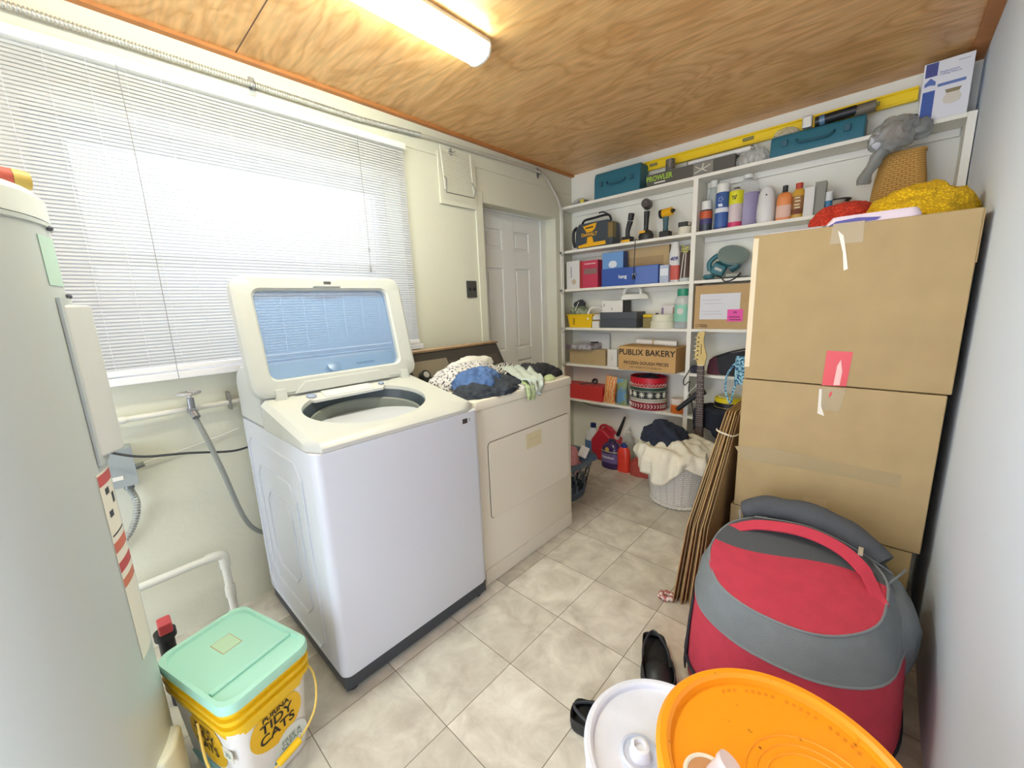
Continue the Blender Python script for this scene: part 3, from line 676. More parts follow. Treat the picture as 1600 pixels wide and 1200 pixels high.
ob2, L2 = bucket('bucket', 'orange bucket with clear pouring spout in the foreground, nearest the camera', (2.037, .70, .373), .148, .377, OP, ORG, .125)
H2 = .377
for r in (.085, .072, .06):
    bm = B(); tube(bm, [(.035+r*.9*math.cos(a*PI/20), .0+r*.9*math.sin(a*PI/20), H2-.0125) for a in range(40)], .0018, 6, closed=True); mkobj('molded_ring', bm, ORG, L2)
sx_, sy_ = -.070, -.060
bm = B(); tube(bm, [(sx_+.026*math.cos(a*PI/16), sy_+.026*math.sin(a*PI/16), H2-.010) for a in range(32)], .003, 8, closed=True)
spo = mkobj('spout_ring', bm, mat('e9e0cc', .4), L2)
bm = B(); lathe(bm, [(.0, H2-.0122), (.024, H2-.0122), (.024, H2-.009), (.0, H2-.0088)], c=(sx_, sy_), n=24); mkobj('spout_base', bm, mat('d9a070', .3, alpha=.8), L2)
bm = B(); lathe(bm, [(.014, 0), (.0145, .02), (.016, .021), (.016, .028), (.0, .029)], n=20); mkobj('spout_cap', bm, mat('e6e0e4', .15, alpha=.6), L2, loc=(sx_+.008, sy_+.006, H2-.009), rot=(-.35, .5, 0))
for k in range(26):
    a = math.radians(35+k*4.2); bm = B(); c_, s_ = math.cos(a), math.sin(a); rr_ = .117
    hexa(bm, [(rr_*c_-.002, rr_*s_-.002, H2-.0124), (rr_*c_+.002, rr_*s_-.002, H2-.0124), (rr_*c_+.002, rr_*s_+.003, H2-.0124), (rr_*c_-.002, rr_*s_+.003, H2-.0124)]+[(rr_*c_-.002, rr_*s_-.002, H2-.0116), (rr_*c_+.002, rr_*s_-.002, H2-.0116), (rr_*c_+.002, rr_*s_+.003, H2-.0116), (rr_*c_-.002, rr_*s_+.003, H2-.0116)])
    if k % 6 != 4: mkobj('embossed_mark', bm, mat('e08412', .5), L2)
    else: bm.free()
wbm = mat('dfe3ee', .35, noise_amt=.06, noise_scale=12, kind='white_plastic')
wb_, LW = bucket('bucket', 'white bucket with white lid and spout, left of the orange bucket', (1.826, .876, 0), .160, .42, wbm, wbm, .13)
bm = B(); lathe(bm, [(.040, .4077), (.040, .413), (.034, .415), (.031, .410), (.02, .409), (.0, .409)], c=(-.035, -.035), n=32); mkobj('spout_collar', bm, mat('ccd4e6', .25), LW)
bm = B(); lathe(bm, [(.023, .409), (.019, .432), (.013, .434), (.010, .424), (.0, .424)], c=(-.035, -.035), n=16, e=1.6); mkobj('spout_cap', bm, mat('e8ebf2', .2), LW)

# ------------------------------------------------------------------ carton stack by the right wall
def carton(name, label, x0, x1, y0, y1, z0, z1, m, group=None, cat='cardboard box', bev=.004):
    t = thing(name, label, cat, ((x0+x1)/2, y0, z0), 0, group); w = (x1-x0)/2
    bm = B(); box(bm, -w, w, 0, y1-y0, 0, z1-z0); mkobj('carton', bm, m, t, bevel=bev); return t
SB = 'large moving boxes stacked by the right wall'
b1 = carton('cardboard_box', 'bottom moving box of the tall stack, half hidden behind the sports bag', 1.628, 2.227, 2.122, 2.60, 0, .384, card('b39b6e'), SB)
b2 = carton('cardboard_box', 'middle moving box of the tall stack, with a long strip of clear tape', 1.642, 2.245, 2.116, 2.60, .388, .972, card('b2996e'), SB)
b3 = carton('cardboard_box', 'top moving box of the tall stack, with a red square label', 1.645, 2.253, 2.114, 2.58, .976, 1.557, card('ad9469'), SB)
RED = mat('d9383c', .35); TAPE = mat('cdb78c', .2, alpha=.45, kind='clear_tape')
def fq(parent, name, pts, m, ox, oy, oz, off=.0012):
    """flat sticker on a front (-y) face from world (x,z) corner points"""
    bm = B(); A = [bm.verts.new((x-ox, -off, z-oz)) for x, z in pts]; A2 = [bm.verts.new((x-ox, -off+.0006, z-oz)) for x, z in pts]
    bm.faces.new(A); bm.faces.new(A2[::-1]); n = len(pts)
    for i in range(n): bm.faces.new((A[i], A2[i], A2[(i+1) % n], A[(i+1) % n]))
    return mkobj(name, bm, m, parent)
def fpx(px, y): return [(at(u, v, y=y).x, at(u, v, y=y).z) for u, v in px]
c3 = (b3.location.x, 2.112, .976); c2 = (b2.location.x, 2.114, .388)
fq(b3, 'red_label', fpx([(1292, 548), (1333, 550), (1322, 604), (1284, 602)], 2.112), RED, c3[0], 0, c3[2])
fq(b3, 'clear_tape', fpx([(1302, 350), (1352, 344), (1348, 378), (1296, 382)], 2.112), TAPE, c3[0], 0, c3[2])
fq(b3, 'torn_tape', fpx([(1309, 360), (1318, 368), (1322, 395), (1325, 420), (1318, 423), (1317, 395)], 2.112), mat('e4dccb', .3), c3[0], 0, c3[2], .0016)
fq(b3, 'tape_on_label', fpx([(1308, 572), (1314, 562), (1316, 580), (1312, 602), (1302, 602)], 2.112), mat('e8b3a8', .3), c3[0], 0, c3[2], .0024)
fq(b2, 'long_tape', fpx([(1148, 697), (1205, 700), (1330, 727), (1408, 742), (1405, 762), (1345, 750), (1240, 730), (1160, 718)], 2.114), TAPE, c2[0], 0, c2[2])
fq(b2, 'clear_tape', fpx([(1279, 606), (1322, 608), (1312, 645), (1284, 640)], 2.114), TAPE, c2[0], 0, c2[2])
fq(b2, 'torn_tape', fpx([(1280, 608), (1284, 608), (1283, 635), (1288, 650), (1277, 646)], 2.114), mat('e4dccb', .3), c2[0], 0, c2[2], .0016)
fq(b2, 'red_scrap', fpx([(1296, 614), (1301, 611), (1299, 617), (1295, 622)], 2.114), RED, c2[0], 0, c2[2], .0018)
fq(b2, 'brown_tape', fpx([(1256, 777), (1292, 781), (1290, 812), (1256, 800)], 2.114), mat('bb9f76', .6), c2[0], 0, c2[2])
fq(b2, 'red_label', fpx([(1247, 799), (1275, 792), (1284, 806), (1284, 818), (1262, 811)], 2.114), RED, c2[0], 0, c2[2], .002)
# side tape strip on left edge of the top box, folded flap on the bottom and top boxes
bx('edge_tape', mat('d9c39b', .3), b3, -.3052, -.285, -.0014, .02, .05, .57, .001)
bm = B(); hexa(bm, [(-.31, -.004, .388), (.32, -.004, .385), (.32, .02, .385), (-.31, .02, .388), (-.33, -.012, .392), (.0, -.012, .3905), (.0, .02, .3905), (-.33, .02, .392)]); bm.free()
bm = B(); hexa(bm, [(.302, .0, .575), (.3085, .0, .575), (.3085, .3, .56), (.302, .3, .56), (.302, .0, .582), (.3085, .0, .582), (.325, .3, .60), (.302, .3, .582)]); bm.free()
bm = B(); hexa(bm, [(.304, .005, .42), (.307, .005, .42), (.3105, .35, .42), (.307, .35, .42), (.304, .005, .579), (.307, .005, .579), (.3155, .35, .60), (.311, .35, .60)])
mkobj('open_flap', bm, card('bd9f70'), b3)

# flattened cartons leaning beside the stack
fls = []
for i in range(9):
    t = i/8
    xb = 1.50 + .085*t; xt = 1.565 + .045*t
    o = B(); th = .0042; yN = 1.79+.012*(i % 3)+.04*t; dyy = .03*((i*7) % 5)/5
    kz = .36+.012*((i*5) % 3)-.02*t
    def xx(z): return xb+(xt-xb)*z/.8
    prof = [(yN, 0), (yN+.05, kz), (yN+.40-dyy, .80-.02*(i % 2)), (yN+.66, .80-.02*(i % 2)), (yN+.66, .0)]
    A = [o.verts.new((xx(z)-1.54, y-1.9, z)) for y, z in prof]; Bq = [o.verts.new((xx(z)+th-1.54, y-1.9, z)) for y, z in prof]
    o.faces.new(A); o.faces.new(Bq[::-1])
    for j in range(5): o.faces.new((A[j], Bq[j], Bq[(j+1) % 5], A[(j+1) % 5]))
    c_ = ['a8875c', '8f7350', 'b1915f', '9b7c54'][i % 4]
    names_ = ['first', 'second', 'third', 'fourth', 'fifth', 'sixth', 'seventh', 'eighth', 'ninth']
    w = mkobj('flattened_box', o, mat(c_, .9, noise_amt=.1, noise_scale=20, kind='cardboard'), loc=(1.54, 1.9, 0))
    tag(w, ['flattened cardboard box facing the dryer, outermost of the leaning bundle', 'flattened cardboard box just behind the outermost one in the leaning bundle'][i] if i < 2 else ('flattened cardboard box innermost of the bundle, next to the upright moving boxes' if i == 8 else 'flattened cardboard box sandwiched within the tied bundle beside the stack'), 'flattened box', 'flattened cardboard boxes leaning by the stack')
bm = B(); tube(bm, smooth([(1.556, 2.10, .735), (1.57, 2.06, .74), (1.60, 2.05, .735), (1.628, 2.08, .72), (1.63, 2.2, .70)]), .0035, 8)
tag(mkobj('string', bm, mat('e4dcc2', .8), loc=(0, 0, 0)), 'white string tied round the flattened cardboard boxes', 'string')

# ------------------------------------------------------------------ sports bag
sb = thing('duffel_bag', 'large red and grey sports bag standing in front of the boxes', 'bag', (1.93, 1.70, 0))
REDF = mat('c23a4e', .85, noise_amt=.07, noise_scale=25, bump=.25, bump_scale=260, kind='red_fabric'); GRY = mat('787f83', .8, noise_amt=.06, noise_scale=20, bump=.25, bump_scale=260, kind='grey_fabric')
DGR = mat('53565a', .85, bump=.25, bump_scale=260, kind='dark_fabric'); PIP = mat('80868a', .6, kind='piping'); BLK = mat('27252e', .8, kind='black_fabric')
NR = 56
def ring(cx, cy, rx, ry, zf, zb, e=2.5, wob=.0, seed=0):
    """closed ring whose height runs from zf at the front (-y) to zb at the back"""
    o = []
    for i, (x, y, _) in enumerate(circ(cx, cy, 0, rx, ry, NR, e)):
        t = (y-(cy-ry))/(2*ry); z = zf+(zb-zf)*t
        w = wob*noise.noise(Vector((x*7+seed, y*7, z*5)))
        d = Vector((x-cx, y-cy, 0)).normalized(); o.append((x+d.x*w, y+d.y*w, z+w*.5))
    return o
S_A = [(.0, .0, .285, .30, .0, .0, 3.2), (.0, .0, .295, .325, .06, .06, 3.0), (.0, -.0, .290, .32, .18, .20, 2.7), (-.0, -.008, .278, .305, .295, .34, 2.5)]
S_B = [(-.0, -.008, .278, .305, .295, .34, 2.5), (-.005, -.018, .266, .275, .352, .425, 2.4), (-.01, -.03, .235, .235, .395, .492, 2.3)]
def lf(specs, seed): return [ring(*s[:6], s[6], .012, seed) for s in specs]
bm = B(); RA = lf(S_A, 2); loft(bm, RA, True, False); mkobj('red_body', bm, REDF, sb, smooth_ang=80)
bm = B(); RB = lf(S_B, 2); loft(bm, RB, False, False); mkobj('grey_band', bm, GRY, sb, smooth_ang=80)
# end panel: near half red, far half dark grey
top = RB[-1]
cxy = Vector((-.01, -.03, .0))
def panel(sel, m, nm):
    bm = B(); rx_, ry_, e_ = .235, .235, 2.3; NX, NY = 44, 12; V = []
    for i in range(NX+1):
        u = math.sin((i/NX-.5)*PI)*.9995; x = -.01+rx_*u; hh_ = ry_*(1-abs(u)**e_)**(1/e_)
        bnd = max(-.03-hh_, min(-.03+hh_, -.005+.05*math.sin(x*9)-.10*x)); a_, b_ = (-.03-hh_, bnd) if sel else (bnd, -.03+hh_)
        row = []
        for k in range(NY+1):
            y = a_+(b_-a_)*k/NY; t = (y+.265)/.47; rho = min(1, abs(u)**e_+abs((y+.03)/ry_)**e_)
            row.append(bm.verts.new((x, y, .395+.097*t+.014*(1-rho))))
        V.append(row)
    for a, b in zip(V, V[1:]):
        for k in range(NY):
            bm.faces.new((a[k], b[k], b[k+1], a[k+1]))
    bmesh.ops.remove_doubles(bm, verts=bm.verts, dist=1e-5)
    return mkobj(nm, bm, m, sb, smooth_ang=80)
panel(True, REDF, 'red_end_panel'); panel(False, DGR, 'grey_end_panel')
for Rg, r in ((RB[-1], .0035), (RB[0], .0035)):
    bm = B(); tube(bm, Rg, r, 8, closed=True); mkobj('piping', bm, PIP, sb)
# carry handle: red padded strap arched over the end panel
def ribbon(path, w, th, side=None):
    bm = B(); P = smooth(path, 8); rings = []
    for i, p in enumerate(P):
        t = (P[min(i+1, len(P)-1)]-P[max(i-1, 0)]).normalized(); s = Vector(side or (0, 1, 0)); s = (s-t*s.dot(t)).normalized(); nn = t.cross(s)
        ww = w(i/(len(P)-1)) if callable(w) else w
        rings.append([p+s*ww/2+nn*th/2, p-s*ww/2+nn*th/2, p-s*ww/2-nn*th/2, p+s*ww/2-nn*th/2])
    loft(bm, rings); return bm
hnd = mkobj('carry_handle', ribbon([(-.225, .055, .452), (-.19, .07, .468), (-.12, .085, .497), (.0, .085, .518), (.10, .06, .512), (.165, .02, .485), (.20, -.03, .447), (.215, -.06, .432)], lambda t: .042 if .15 < t < .75 else .036, .008, (0, 1, .5)), mat('cc3a50', .8, bump=.3, bump_scale=300), sb, bevel=.002, smooth_ang=60)
# dark zipped rear section
bm = blob(.245, .135, .17, 31, .012, 9, 4, False)
for v in bm.verts: v.co.z = max(v.co.z, -.2)
mkobj('rear_pocket', bm, DGR, sb, loc=(.0, .235, .335), rot=(-.15, 0, -.10), smooth_ang=80)
bm = B(); rg = smooth([(-.20, .165, .49), (-.12, .17, .525), (.0, .165, .535), (.12, .14, .52), (.215, .10, .475)], 8)
tube(bm, rg, [.034+.016*math.sin(PI*i/(len(rg)-1)) for i in range(len(rg))], 14); rough_up(bm, .008, 14, 4)
roll = mkobj('rolled_flap', bm, mat('4d5056', .85, bump=.25, bump_scale=260), sb, loc=(0, .045, -.015), smooth_ang=80)
bm = B(); tube(bm, smooth([(-.15, .135, .498), (0, .135, .517), (.12, .115, .503), (.235, .09, .462)], 8), .003, 6); mkobj('zipper', bm, mat('6c7074', .4, .3), sb)
bm = B(); box(bm, .150, .162, .055, .105, .508, .512); mkobj('zipper_pull', bm, mat('d2c9b8', .4, .4), sb)
# right grey side pocket
bm = blob(.085, .19, .19, 37, .015, 9, 4, False); mkobj('side_pocket', bm, GRY, sb, loc=(.215, .09, .24), rot=(0, .1, .1), smooth_ang=80)
bm = B(); tube(bm, smooth([(.205, .0, .44), (.25, .10, .455), (.27, .20, .43)]), .0035, 8); mkobj('piping', bm, PIP, sb)
bm = B(); hexa(bm, [(-.295, -.20, .15), (-.27, -.235, .15), (-.258, -.235, .15), (-.29, -.18, .15), (-.31, -.12, .29), (-.30, -.16, .30), (-.285, -.16, .30), (-.295, -.11, .29)]); bm.free()
bm = B(); V = []
for k in range(9):
    z = .03+.25*k/8; row = []
    for q in range(4):
        tt_ = math.radians(199+q*3.2+(8-k)*.9); c_, s_ = math.cos(tt_), math.sin(tt_); ee = 3.0-.5*z/.3; rx_ = .298-.012*(z/.3)**2; ry_ = .328-.02*(z/.3)**2
        row.append(bm.verts.new((rx_*math.copysign(abs(c_)**(2/ee), c_), ry_*math.copysign(abs(s_)**(2/ee), s_), z)))
    V.append(row)
for a, b in zip(V, V[1:]):
    for q in range(3): bm.faces.new((a[q], a[q+1], b[q+1], b[q]))
mkobj('side_strap', bm, BLK, sb, solid=.004)
bm = B(); tube(bm, [(-.21, .17, .49), (-.20, .14, .47), (-.19, .11, .455)], .003, 6); mkobj('piping', bm, PIP, sb)
bm = B(); tube(bm, circ(0, 0, .075, .293, .323, NR, 3.0), .006, 8, closed=True); mkobj('bottom_piping', bm, BLK, sb)

# ------------------------------------------------------------------ clogs and the sock on the floor
def clog(loc, rz, label):
    t = thing('clog', label, 'shoe', loc, rz, 'black rubber clogs on the floor')
    outl = [(x, y*1.22) for x, y in [(-.125, .0), (-.115, .028), (-.07, .036), (-.01, .036), (.05, .046), (.10, .044), (.128, .02), (.133, 0), (.128, -.02), (.10, -.04), (.05, -.044), (-.01, -.034), (-.07, -.034), (-.115, -.028)]]
    P = smooth([(x, y, 0) for x, y in outl+[outl[0]]], 4)[:-1]
    bm = B(); loft(bm, [[(p.x*s, p.y*s, z) for p in P] for z, s in ((0, .96), (.006, 1), (.022, 1.0), (.026, .97))]); mkobj('sole', bm, BLACK, t)
    bm = B(); rows = []
    for z, s, in ((.024, 1.0), (.045, 1.0), (.06, .93)):
        rows.append([(p.x*s, p.y*s, z - (.02 if p.x < 0 and z > .05 else 0) + (.018*min(1, max(0, (p.x+.02)/.05)) if z > .05 and p.x < .1 else 0)) for p in P])
    loft(bm, rows, False, False); mkobj('side_wall', bm, BLACK, t, solid=.004)
    bm = B(); bmesh.ops.create_uvsphere(bm, u_segments=24, v_segments=12, radius=1)
    for v in list(bm.verts):
        if v.co.z < -.01 or v.co.x < -.55: bm.verts.remove(v)
    for v in bm.verts: v.co = Vector((.062+v.co.x*.07, v.co.y*.055, .03+v.co.z*.048))
    mkobj('toe_box', bm, BLACK, t, solid=.004)
    bm = B(); tube(bm, smooth([(.03, .046, .05), (-.05, .04, .056), (-.118, .0, .058), (-.05, -.038, .056), (.03, -.046, .05)]), .005, 8); mkobj('heel_strap', bm, DARK, t)
    bx('side_tag', mat('c9ccc9', .4), t, .03, .055, .0455, .047, .035, .042, 0)
    return t
clog((1.585, 1.425, 0), math.radians(-62), 'black rubber clog lying open side up beside the sports bag')
clog((1.575, 1.115, 0), math.radians(15), 'black rubber clog peeking out behind the white bucket')
tag(mkobj('hair_scrunchie', (lambda b: (tube(b, [(.025*math.cos(a*PI/8), .018*math.sin(a*PI/8), .016+.003*math.sin(a*2)) for a in range(16)], [.011+.003*math.sin(a*2.3) for a in range(16)], 8, closed=True), b)[1])(B()), pattern_mat('scrunchie', 'blotch', 'a8615c', 'e0d3c8', 45), loc=(1.472, 1.80, 0), rotz=.4), 'small pink and white crumpled scrunchie on the floor by the flat boxes', 'scrunchie')

# ------------------------------------------------------------------ white wicker basket
def uvloft(bm, rings, cap0=True):
    R = [[bm.verts.new(p) for p in r] for r in rings]; n = len(R[0]); uv = bm.loops.layers.uv.new('UV')
    for k, (a, b) in enumerate(zip(R, R[1:])):
        for i in range(n):
            f = bm.faces.new((a[i], a[(i+1) % n], b[(i+1) % n], b[i]))
            for lp, (s, t) in zip(f.loops, ((i, k), (i+1, k), (i+1, k+1), (i, k+1))): lp[uv].uv = (s/n*6, rings[min(int(t), len(rings)-1)][0][2]*2.6)
    if cap0: bm.faces.new(R[0][::-1])
wk = thing('wicker_basket', 'white painted wicker laundry basket on the floor before the shelves', 'laundry basket', (1.155, 2.74, 0))
bm = B(); rings = []
for i in range(15):
    z = .02+.30*i/14; r = .155+.055*i/14; rings.append([(x+ .003*math.sin(j*PI/2+i*PI), y, z) for j, (x, y, _) in enumerate(circ(0, 0, z, r, r*.93, 64))])
uvloft(bm, rings); mkobj('woven_side', bm, pattern_mat('white_wicker', 'weave', 'efebe2', 'b5aa9c', 7), wk, smooth_ang=80)
def braid(r, z, rad=.010, sy=.93):
    bm = B(); N = 72
    for ph in (0, PI): tube(bm, [((r+.006*math.cos(a*2*PI/N*18+ph))*math.cos(a*2*PI/N), (r+.006*math.cos(a*2*PI/N*18+ph))*sy*math.sin(a*2*PI/N), z+.006*math.sin(a*2*PI/N*18+ph)) for a in range(N)], rad*.75, 6, closed=True)
    return bm
mkobj('base_braid', braid(.158, .014), mat('d9d3c8', .7), wk); mkobj('rim_braid', braid(.212, .325), mat('d9d3c8', .7), wk)
bm = B()
for i in range(24):
    a = 2*PI*i/24; cyl(bm, (.152*math.cos(a), .1415*math.sin(a), .02), (.207*math.cos(a), .1925*math.sin(a), .32), .005, n=6)
mkobj('stakes', bm, mat('d3ccc0', .7), wk)
# cream blanket heaped in the basket and hanging over the rim
bm = B(); NA, NB = 96, 26; V = []
for k in range(NB+1):
    s = k/NB; row = []
    for i in range(NA):
        a = 2*PI*i/NA
        # camera side is toward -y, +x ; droop more there
        face = math.cos(a+PI*.42)
        droop = .045+.05*max(0, face)+.045*math.sin(a*3+1)+.02*math.sin(a*7)
        if s < .62:
            r = .235*s/.62; z = .39+.035*math.cos(s/.62*PI/2)+.03*noise.noise(Vector((math.cos(a)*r*14, math.sin(a)*r*14, 3)))
            z += .018*math.sin(r*60+a*3)*s
        else:
            q = (s-.62)/.38; r = .235+.025*math.sin(min(1, q*2.2)*PI/2); z = .38-.02*q-droop*q*1.25
        f = .013*math.sin(a*13+s*5)*min(1, s*2)+.010*math.sin(a*21+2)*s
        r2 = r+f; row.append(bm.verts.new((r2*math.cos(a), r2*.95*math.sin(a), z)))
    V.append(row)
for a, b in zip(V, V[1:]):
    for i in range(NA): bm.faces.new((a[i], a[(i+1) % NA], b[(i+1) % NA], b[i]))
bm.faces.new(V[0]) if False else None
bmesh.ops.remove_doubles(bm, verts=bm.verts, dist=1e-4)
tag(mkobj('blanket', bm, mat('e3dcc8', .95, noise_amt=.04, noise_scale=20, bump=.2, bump_scale=120, kind='cream_fleece'), loc=(1.155, 2.74, 0), smooth_ang=80, solid=.004), 'cream blanket heaped in the white wicker basket and hanging over its rim', 'blanket')
tag(mkobj('navy_shirt', blob(.125, .115, .125, 41, .028, 9, 5), mat('272c3c', .95, noise_amt=.15, noise_scale=30), loc=(1.07, 2.73, .40), rotz=.5, smooth_ang=80), 'dark navy clothing on top of the cream blanket', 'clothing')
# blue laundry basket behind the dryer
lb = thing('plastic_laundry_basket', 'slate blue slotted plastic laundry basket behind the dryer', 'laundry basket', (.47, 2.36, 0))
lbm = mat('5a6a7c', .5, kind='blue_plastic')
bm = B(); N = 60; rings = [circ(0, 0, z, r, r*.85, N, 3) for z, r in ((0, .17), (.03, .175), (.06, .18), (.11, .19), (.16, .20), (.21, .212), (.24, .22), (.27, .225))]
R = [[bm.verts.new(p) for p in r] for r in rings]
for k, (a, b) in enumerate(zip(R, R[1:])):
    for i in range(N):
        if k in (2, 3, 4, 5) and (i+k) % 3 != 0: continue
        bm.faces.new((a[i], a[(i+1) % N], b[(i+1) % N], b[i]))
bm.faces.new(R[0][::-1]); mkobj('slotted_body', bm, lbm, lb, solid=.004)
bm = B(); tube(bm, circ(0, 0, .275, .232, .198, N, 3), .012, 8, closed=True); mkobj('rim', bm, lbm, lb)
tag(mkobj('pink_cloth', blob(.15, .13, .13, 44, .02, 10), mat('dc9aa0', .95, noise_amt=.08, noise_scale=25), loc=(.50, 2.36, .21), smooth_ang=80), 'pink cloth piled in the blue laundry basket', 'cloth')
tag(mkobj('paper_packet', (lambda b: (box(b, -.03, .03, -.003, .003, 0, .075), b)[1])(B()), mat('e9e4de', .7), loc=(.655, 2.37, .30), rot=(-.4, .5, .7), bevel=.002), 'small white packet tucked into the pink cloth', 'packet')
tag(mkobj('blue_cloth', blob(.05, .07, .03, 46, .01, 16), mat('4f5f78', .95), loc=(.66, 2.44, .27), smooth_ang=80), 'slate blue cloth hanging at the rim of the laundry basket', 'cloth')

# ------------------------------------------------------------------ shelving
SF = 3.06
SZ = [2.088, 1.744, 1.435, 1.115, .806, .498]
su = thing('shelving_unit', 'white built-in shelving covering the far wall', 'shelving', (0, SF, 0))
for i, z in enumerate(SZ):
    bx('shelf', SHELFM, su, .004, 1.066, .0, D-SF-.002, z-.02, z, .0015)
    bx('shelf', SHELFM, su, 1.096, W-.034, .0, D-SF-.002, z-.02, z, .0015)
for x0, x1 in ((1.066, 1.096), (W-.034, W-.004)): bx('upright', SHELFM, su, x0, x1, -.002, D-SF-.002, 0, SZ[0]+.0, .0015)
for z in SZ: bx('cleat', SHELFM, su, .03, 1.06, D-SF-.02, D-SF-.003, z-.055, z-.021, .001); bx('cleat', SHELFM, su, 1.1, W-.04, D-SF-.02, D-SF-.003, z-.055, z-.021, .001)
bx('stile', SHELFM, su, .004, .03, .0, .02, .0, SZ[0]-.021, .0015)

def X_(u, v, y=3.08): return at(u, v, y=y).x
def Z_(u, v, y=3.08): return at(u, v, y=y).z
def seat(u0, u1, vtop, row, y=3.08, dz=0):
    """front face of an item standing on a shelf row, from its outline in the photo"""
    z0 = (SZ[row] if row is not None else 0)+.0006+dz
    zc = z0+.05; uv = (u0+u1)/2
    x0, x1 = X_(u0, vtop, y), X_(u1, vtop, y); return x0, x1, z0, Z_(uv, vtop, y)
def sbox(name, label, cat, u0, u1, vtop, row, m, y=3.08, dep=.12, dz=0, group=None, bev=.0015, rotz=0):
    x0, x1, z0, z1 = seat(u0, u1, vtop, row, y, dz); w, h = x1-x0, z1-z0
    t = thing(name, label, cat, ((x0+x1)/2, y, z0), rotz, group)
    bm = B(); box(bm, -w/2, w/2, 0, dep, 0, h); mkobj('carton', bm, m, t, bevel=bev)
    return t, w, h
def panelf(t, name, m, x0, x1, z0, z1, off=.0008, y=0): return bx(name, m, t, x0, x1, y-off, y-off+.0006, z0, z1, 0)
def inklines(t, name, m, x0, x1, zs, th=.002, off=.002, cylr=None, y=0):
    """rows of print too small to read"""
    for k, z in enumerate(zs):
        bx(name, m, t, x0+(x1-x0)*.08*(k % 2), x1-(x1-x0)*.1*((k+1) % 2), y-off, y-off+.0006, z-th/2, z+th/2, 0)
def bottle(name, label, cat, u0, u1, vtop, row, prof, m, y=3.13, capm=None, capz=None, sy=.7, e=2.2, dz=0, band=None, caprof=None, group=None, r=None, zoff=None, loc=None, h=None):
    """prof: (radius fraction, height fraction) up the body; cap on top"""
    if loc is None:
        x0, x1, z0, z1 = seat(u0, u1, vtop, row, y, dz); r = r or (x1-x0)/2; h = h or z1-z0; loc = ((x0+x1)/2, y, z0)
    t = thing(name, label, cat, loc, 0, group)
    bm = B(); lathe(bm, [(r*a, h*b) for a, b in prof], sy=sy, e=e, n=32); mkobj('bottle_body', bm, m, t, smooth_ang=50)
    if capm:
        bm = B(); lathe(bm, [(r*a, h*b) for a, b in caprof], n=20, sy=1 if sy > .9 else max(sy, .8)); mkobj('cap', bm, capm, t)
    if band:
        for (a, z0_, z1_, bmx) in band:
            bm = B(); rr_ = r*a+.0008; loft(bm, [circ(0, 0, h*z0_, rr_, rr_*sy, 32, e), circ(0, 0, h*z1_, rr_, rr_*sy, 32, e)], False, False); mkobj('printed_band', bm, bmx, t)
    return t, r, h
def M(h, r=.5, **k): return mat(h, r, **k)

# --- top shelf
T0 = M('2f6f82', .5); 
def toolcase(label, u0, u1, v, y, dep, dx=0):
    x0, x1, z0, z1 = seat(u0, u1, v, 0, y); w, h = x1-x0, z1-z0
    t = thing('tool_case', label, 'tool case', ((x0+x1)/2, y, z0), 0)
    bm = B(); prism(bm, [(0, 0), (dep, 0), (dep, h*.9), (dep-.015, h), (.02, h), (.004, h*.8)], 'x', -w/2, w/2); mkobj('case_shell', bm, T0, t, bevel=.008, segs=3)
    bm = B(); c = h*.52
    tube(bm, smooth([(-w*.2, .0, c+.01), (-w*.17, -.014, c-.008), (-w*.1, -.018, c-.014), (w*.1, -.018, c-.014), (w*.17, -.014, c-.008), (w*.2, 0, c+.01)]), .006, 8); mkobj('handle', bm, M('26586a', .5), t)
    for s in (-1, 1): bx('latch', M('28596b', .45), t, s*w*.33-.014, s*w*.33+.014, -.006, .006, c-.012, c+.022, .003)
    return t, w, h
toolcase('deep teal plastic tool case at the left of the top shelf', 928, 1000, 262, 3.075, .14)
t, w, h = toolcase('long shallow teal tool case on the right of the top shelf, below the flashlight', 1206, 1352, 195, 3.075, .14)
# level behind
lv = thing('spirit_level', 'long yellow spirit level standing along the back of the top shelf', 'spirit level', (1.35, 3.212, 2.2555))
LL = .72; ym = M('fcd820', .4)
bm = B(); prism(bm, [(-.012, 0), (.012, 0), (.012, .008), (.004, .012), (.004, .05), (.012, .054), (.012, .062), (-.012, .062), (-.012, .054), (-.004, .05), (-.004, .012), (-.012, .008)], 'x', -LL, LL); mkobj('beam', bm, ym, lv)
for x in (-.62, -.02, .55): bx('vial', M('8f8a5a', .3), lv, x-.03, x+.03, -.0135, -.0045, .022, .042, .004)
lv.location.z = 2.236; lv.rotation_euler = (0, .0, 0)
pb = sbox('crossbow_box', 'dark grey box with green PROWLER lettering on the top shelf', 'box', 1009, 1122, 0, 0, M('5d5a52', .6), 3.085, .06)[0] if False else None
x0, x1 = X_(1010, 285), X_(1148, 250); z0 = SZ[0]+.0006; hh = .082
t = thing('tool_box_carton', 'dark grey carton with green PROWLER lettering on the top shelf', 'box', ((x0+x1)/2, 3.085, z0)); w = (x1-x0)/2
bx('carton', M('5a574f', .6), t, -w, w, 0, .10, 0, hh, .001)
panelf(t, 'grey_panel', M('8a867c', .6), .035, .155, .004, hh-.004)
text('PROWLER', .046, M('a5c93e', .6), t, (-w+.088, -.002, .050), bold=.0014, sx=.86)
inklines(t, 'white_print', M('e8e6dc', .6), -w+.055, -w+.14, [.021], .008)
bm = B(); tube(bm, [(.045, -.0025, .02), (.14, -.0025, .055)], .004, 6); tube(bm, [(.05, -.0025, .058), (.12, -.0025, .02)], .003, 6); tube(bm, [(.09, -.0025, .04), (.10, -.0025, .07)], .006, 6); mkobj('printed_picture', bm, M('d8d2c2', .6), t)
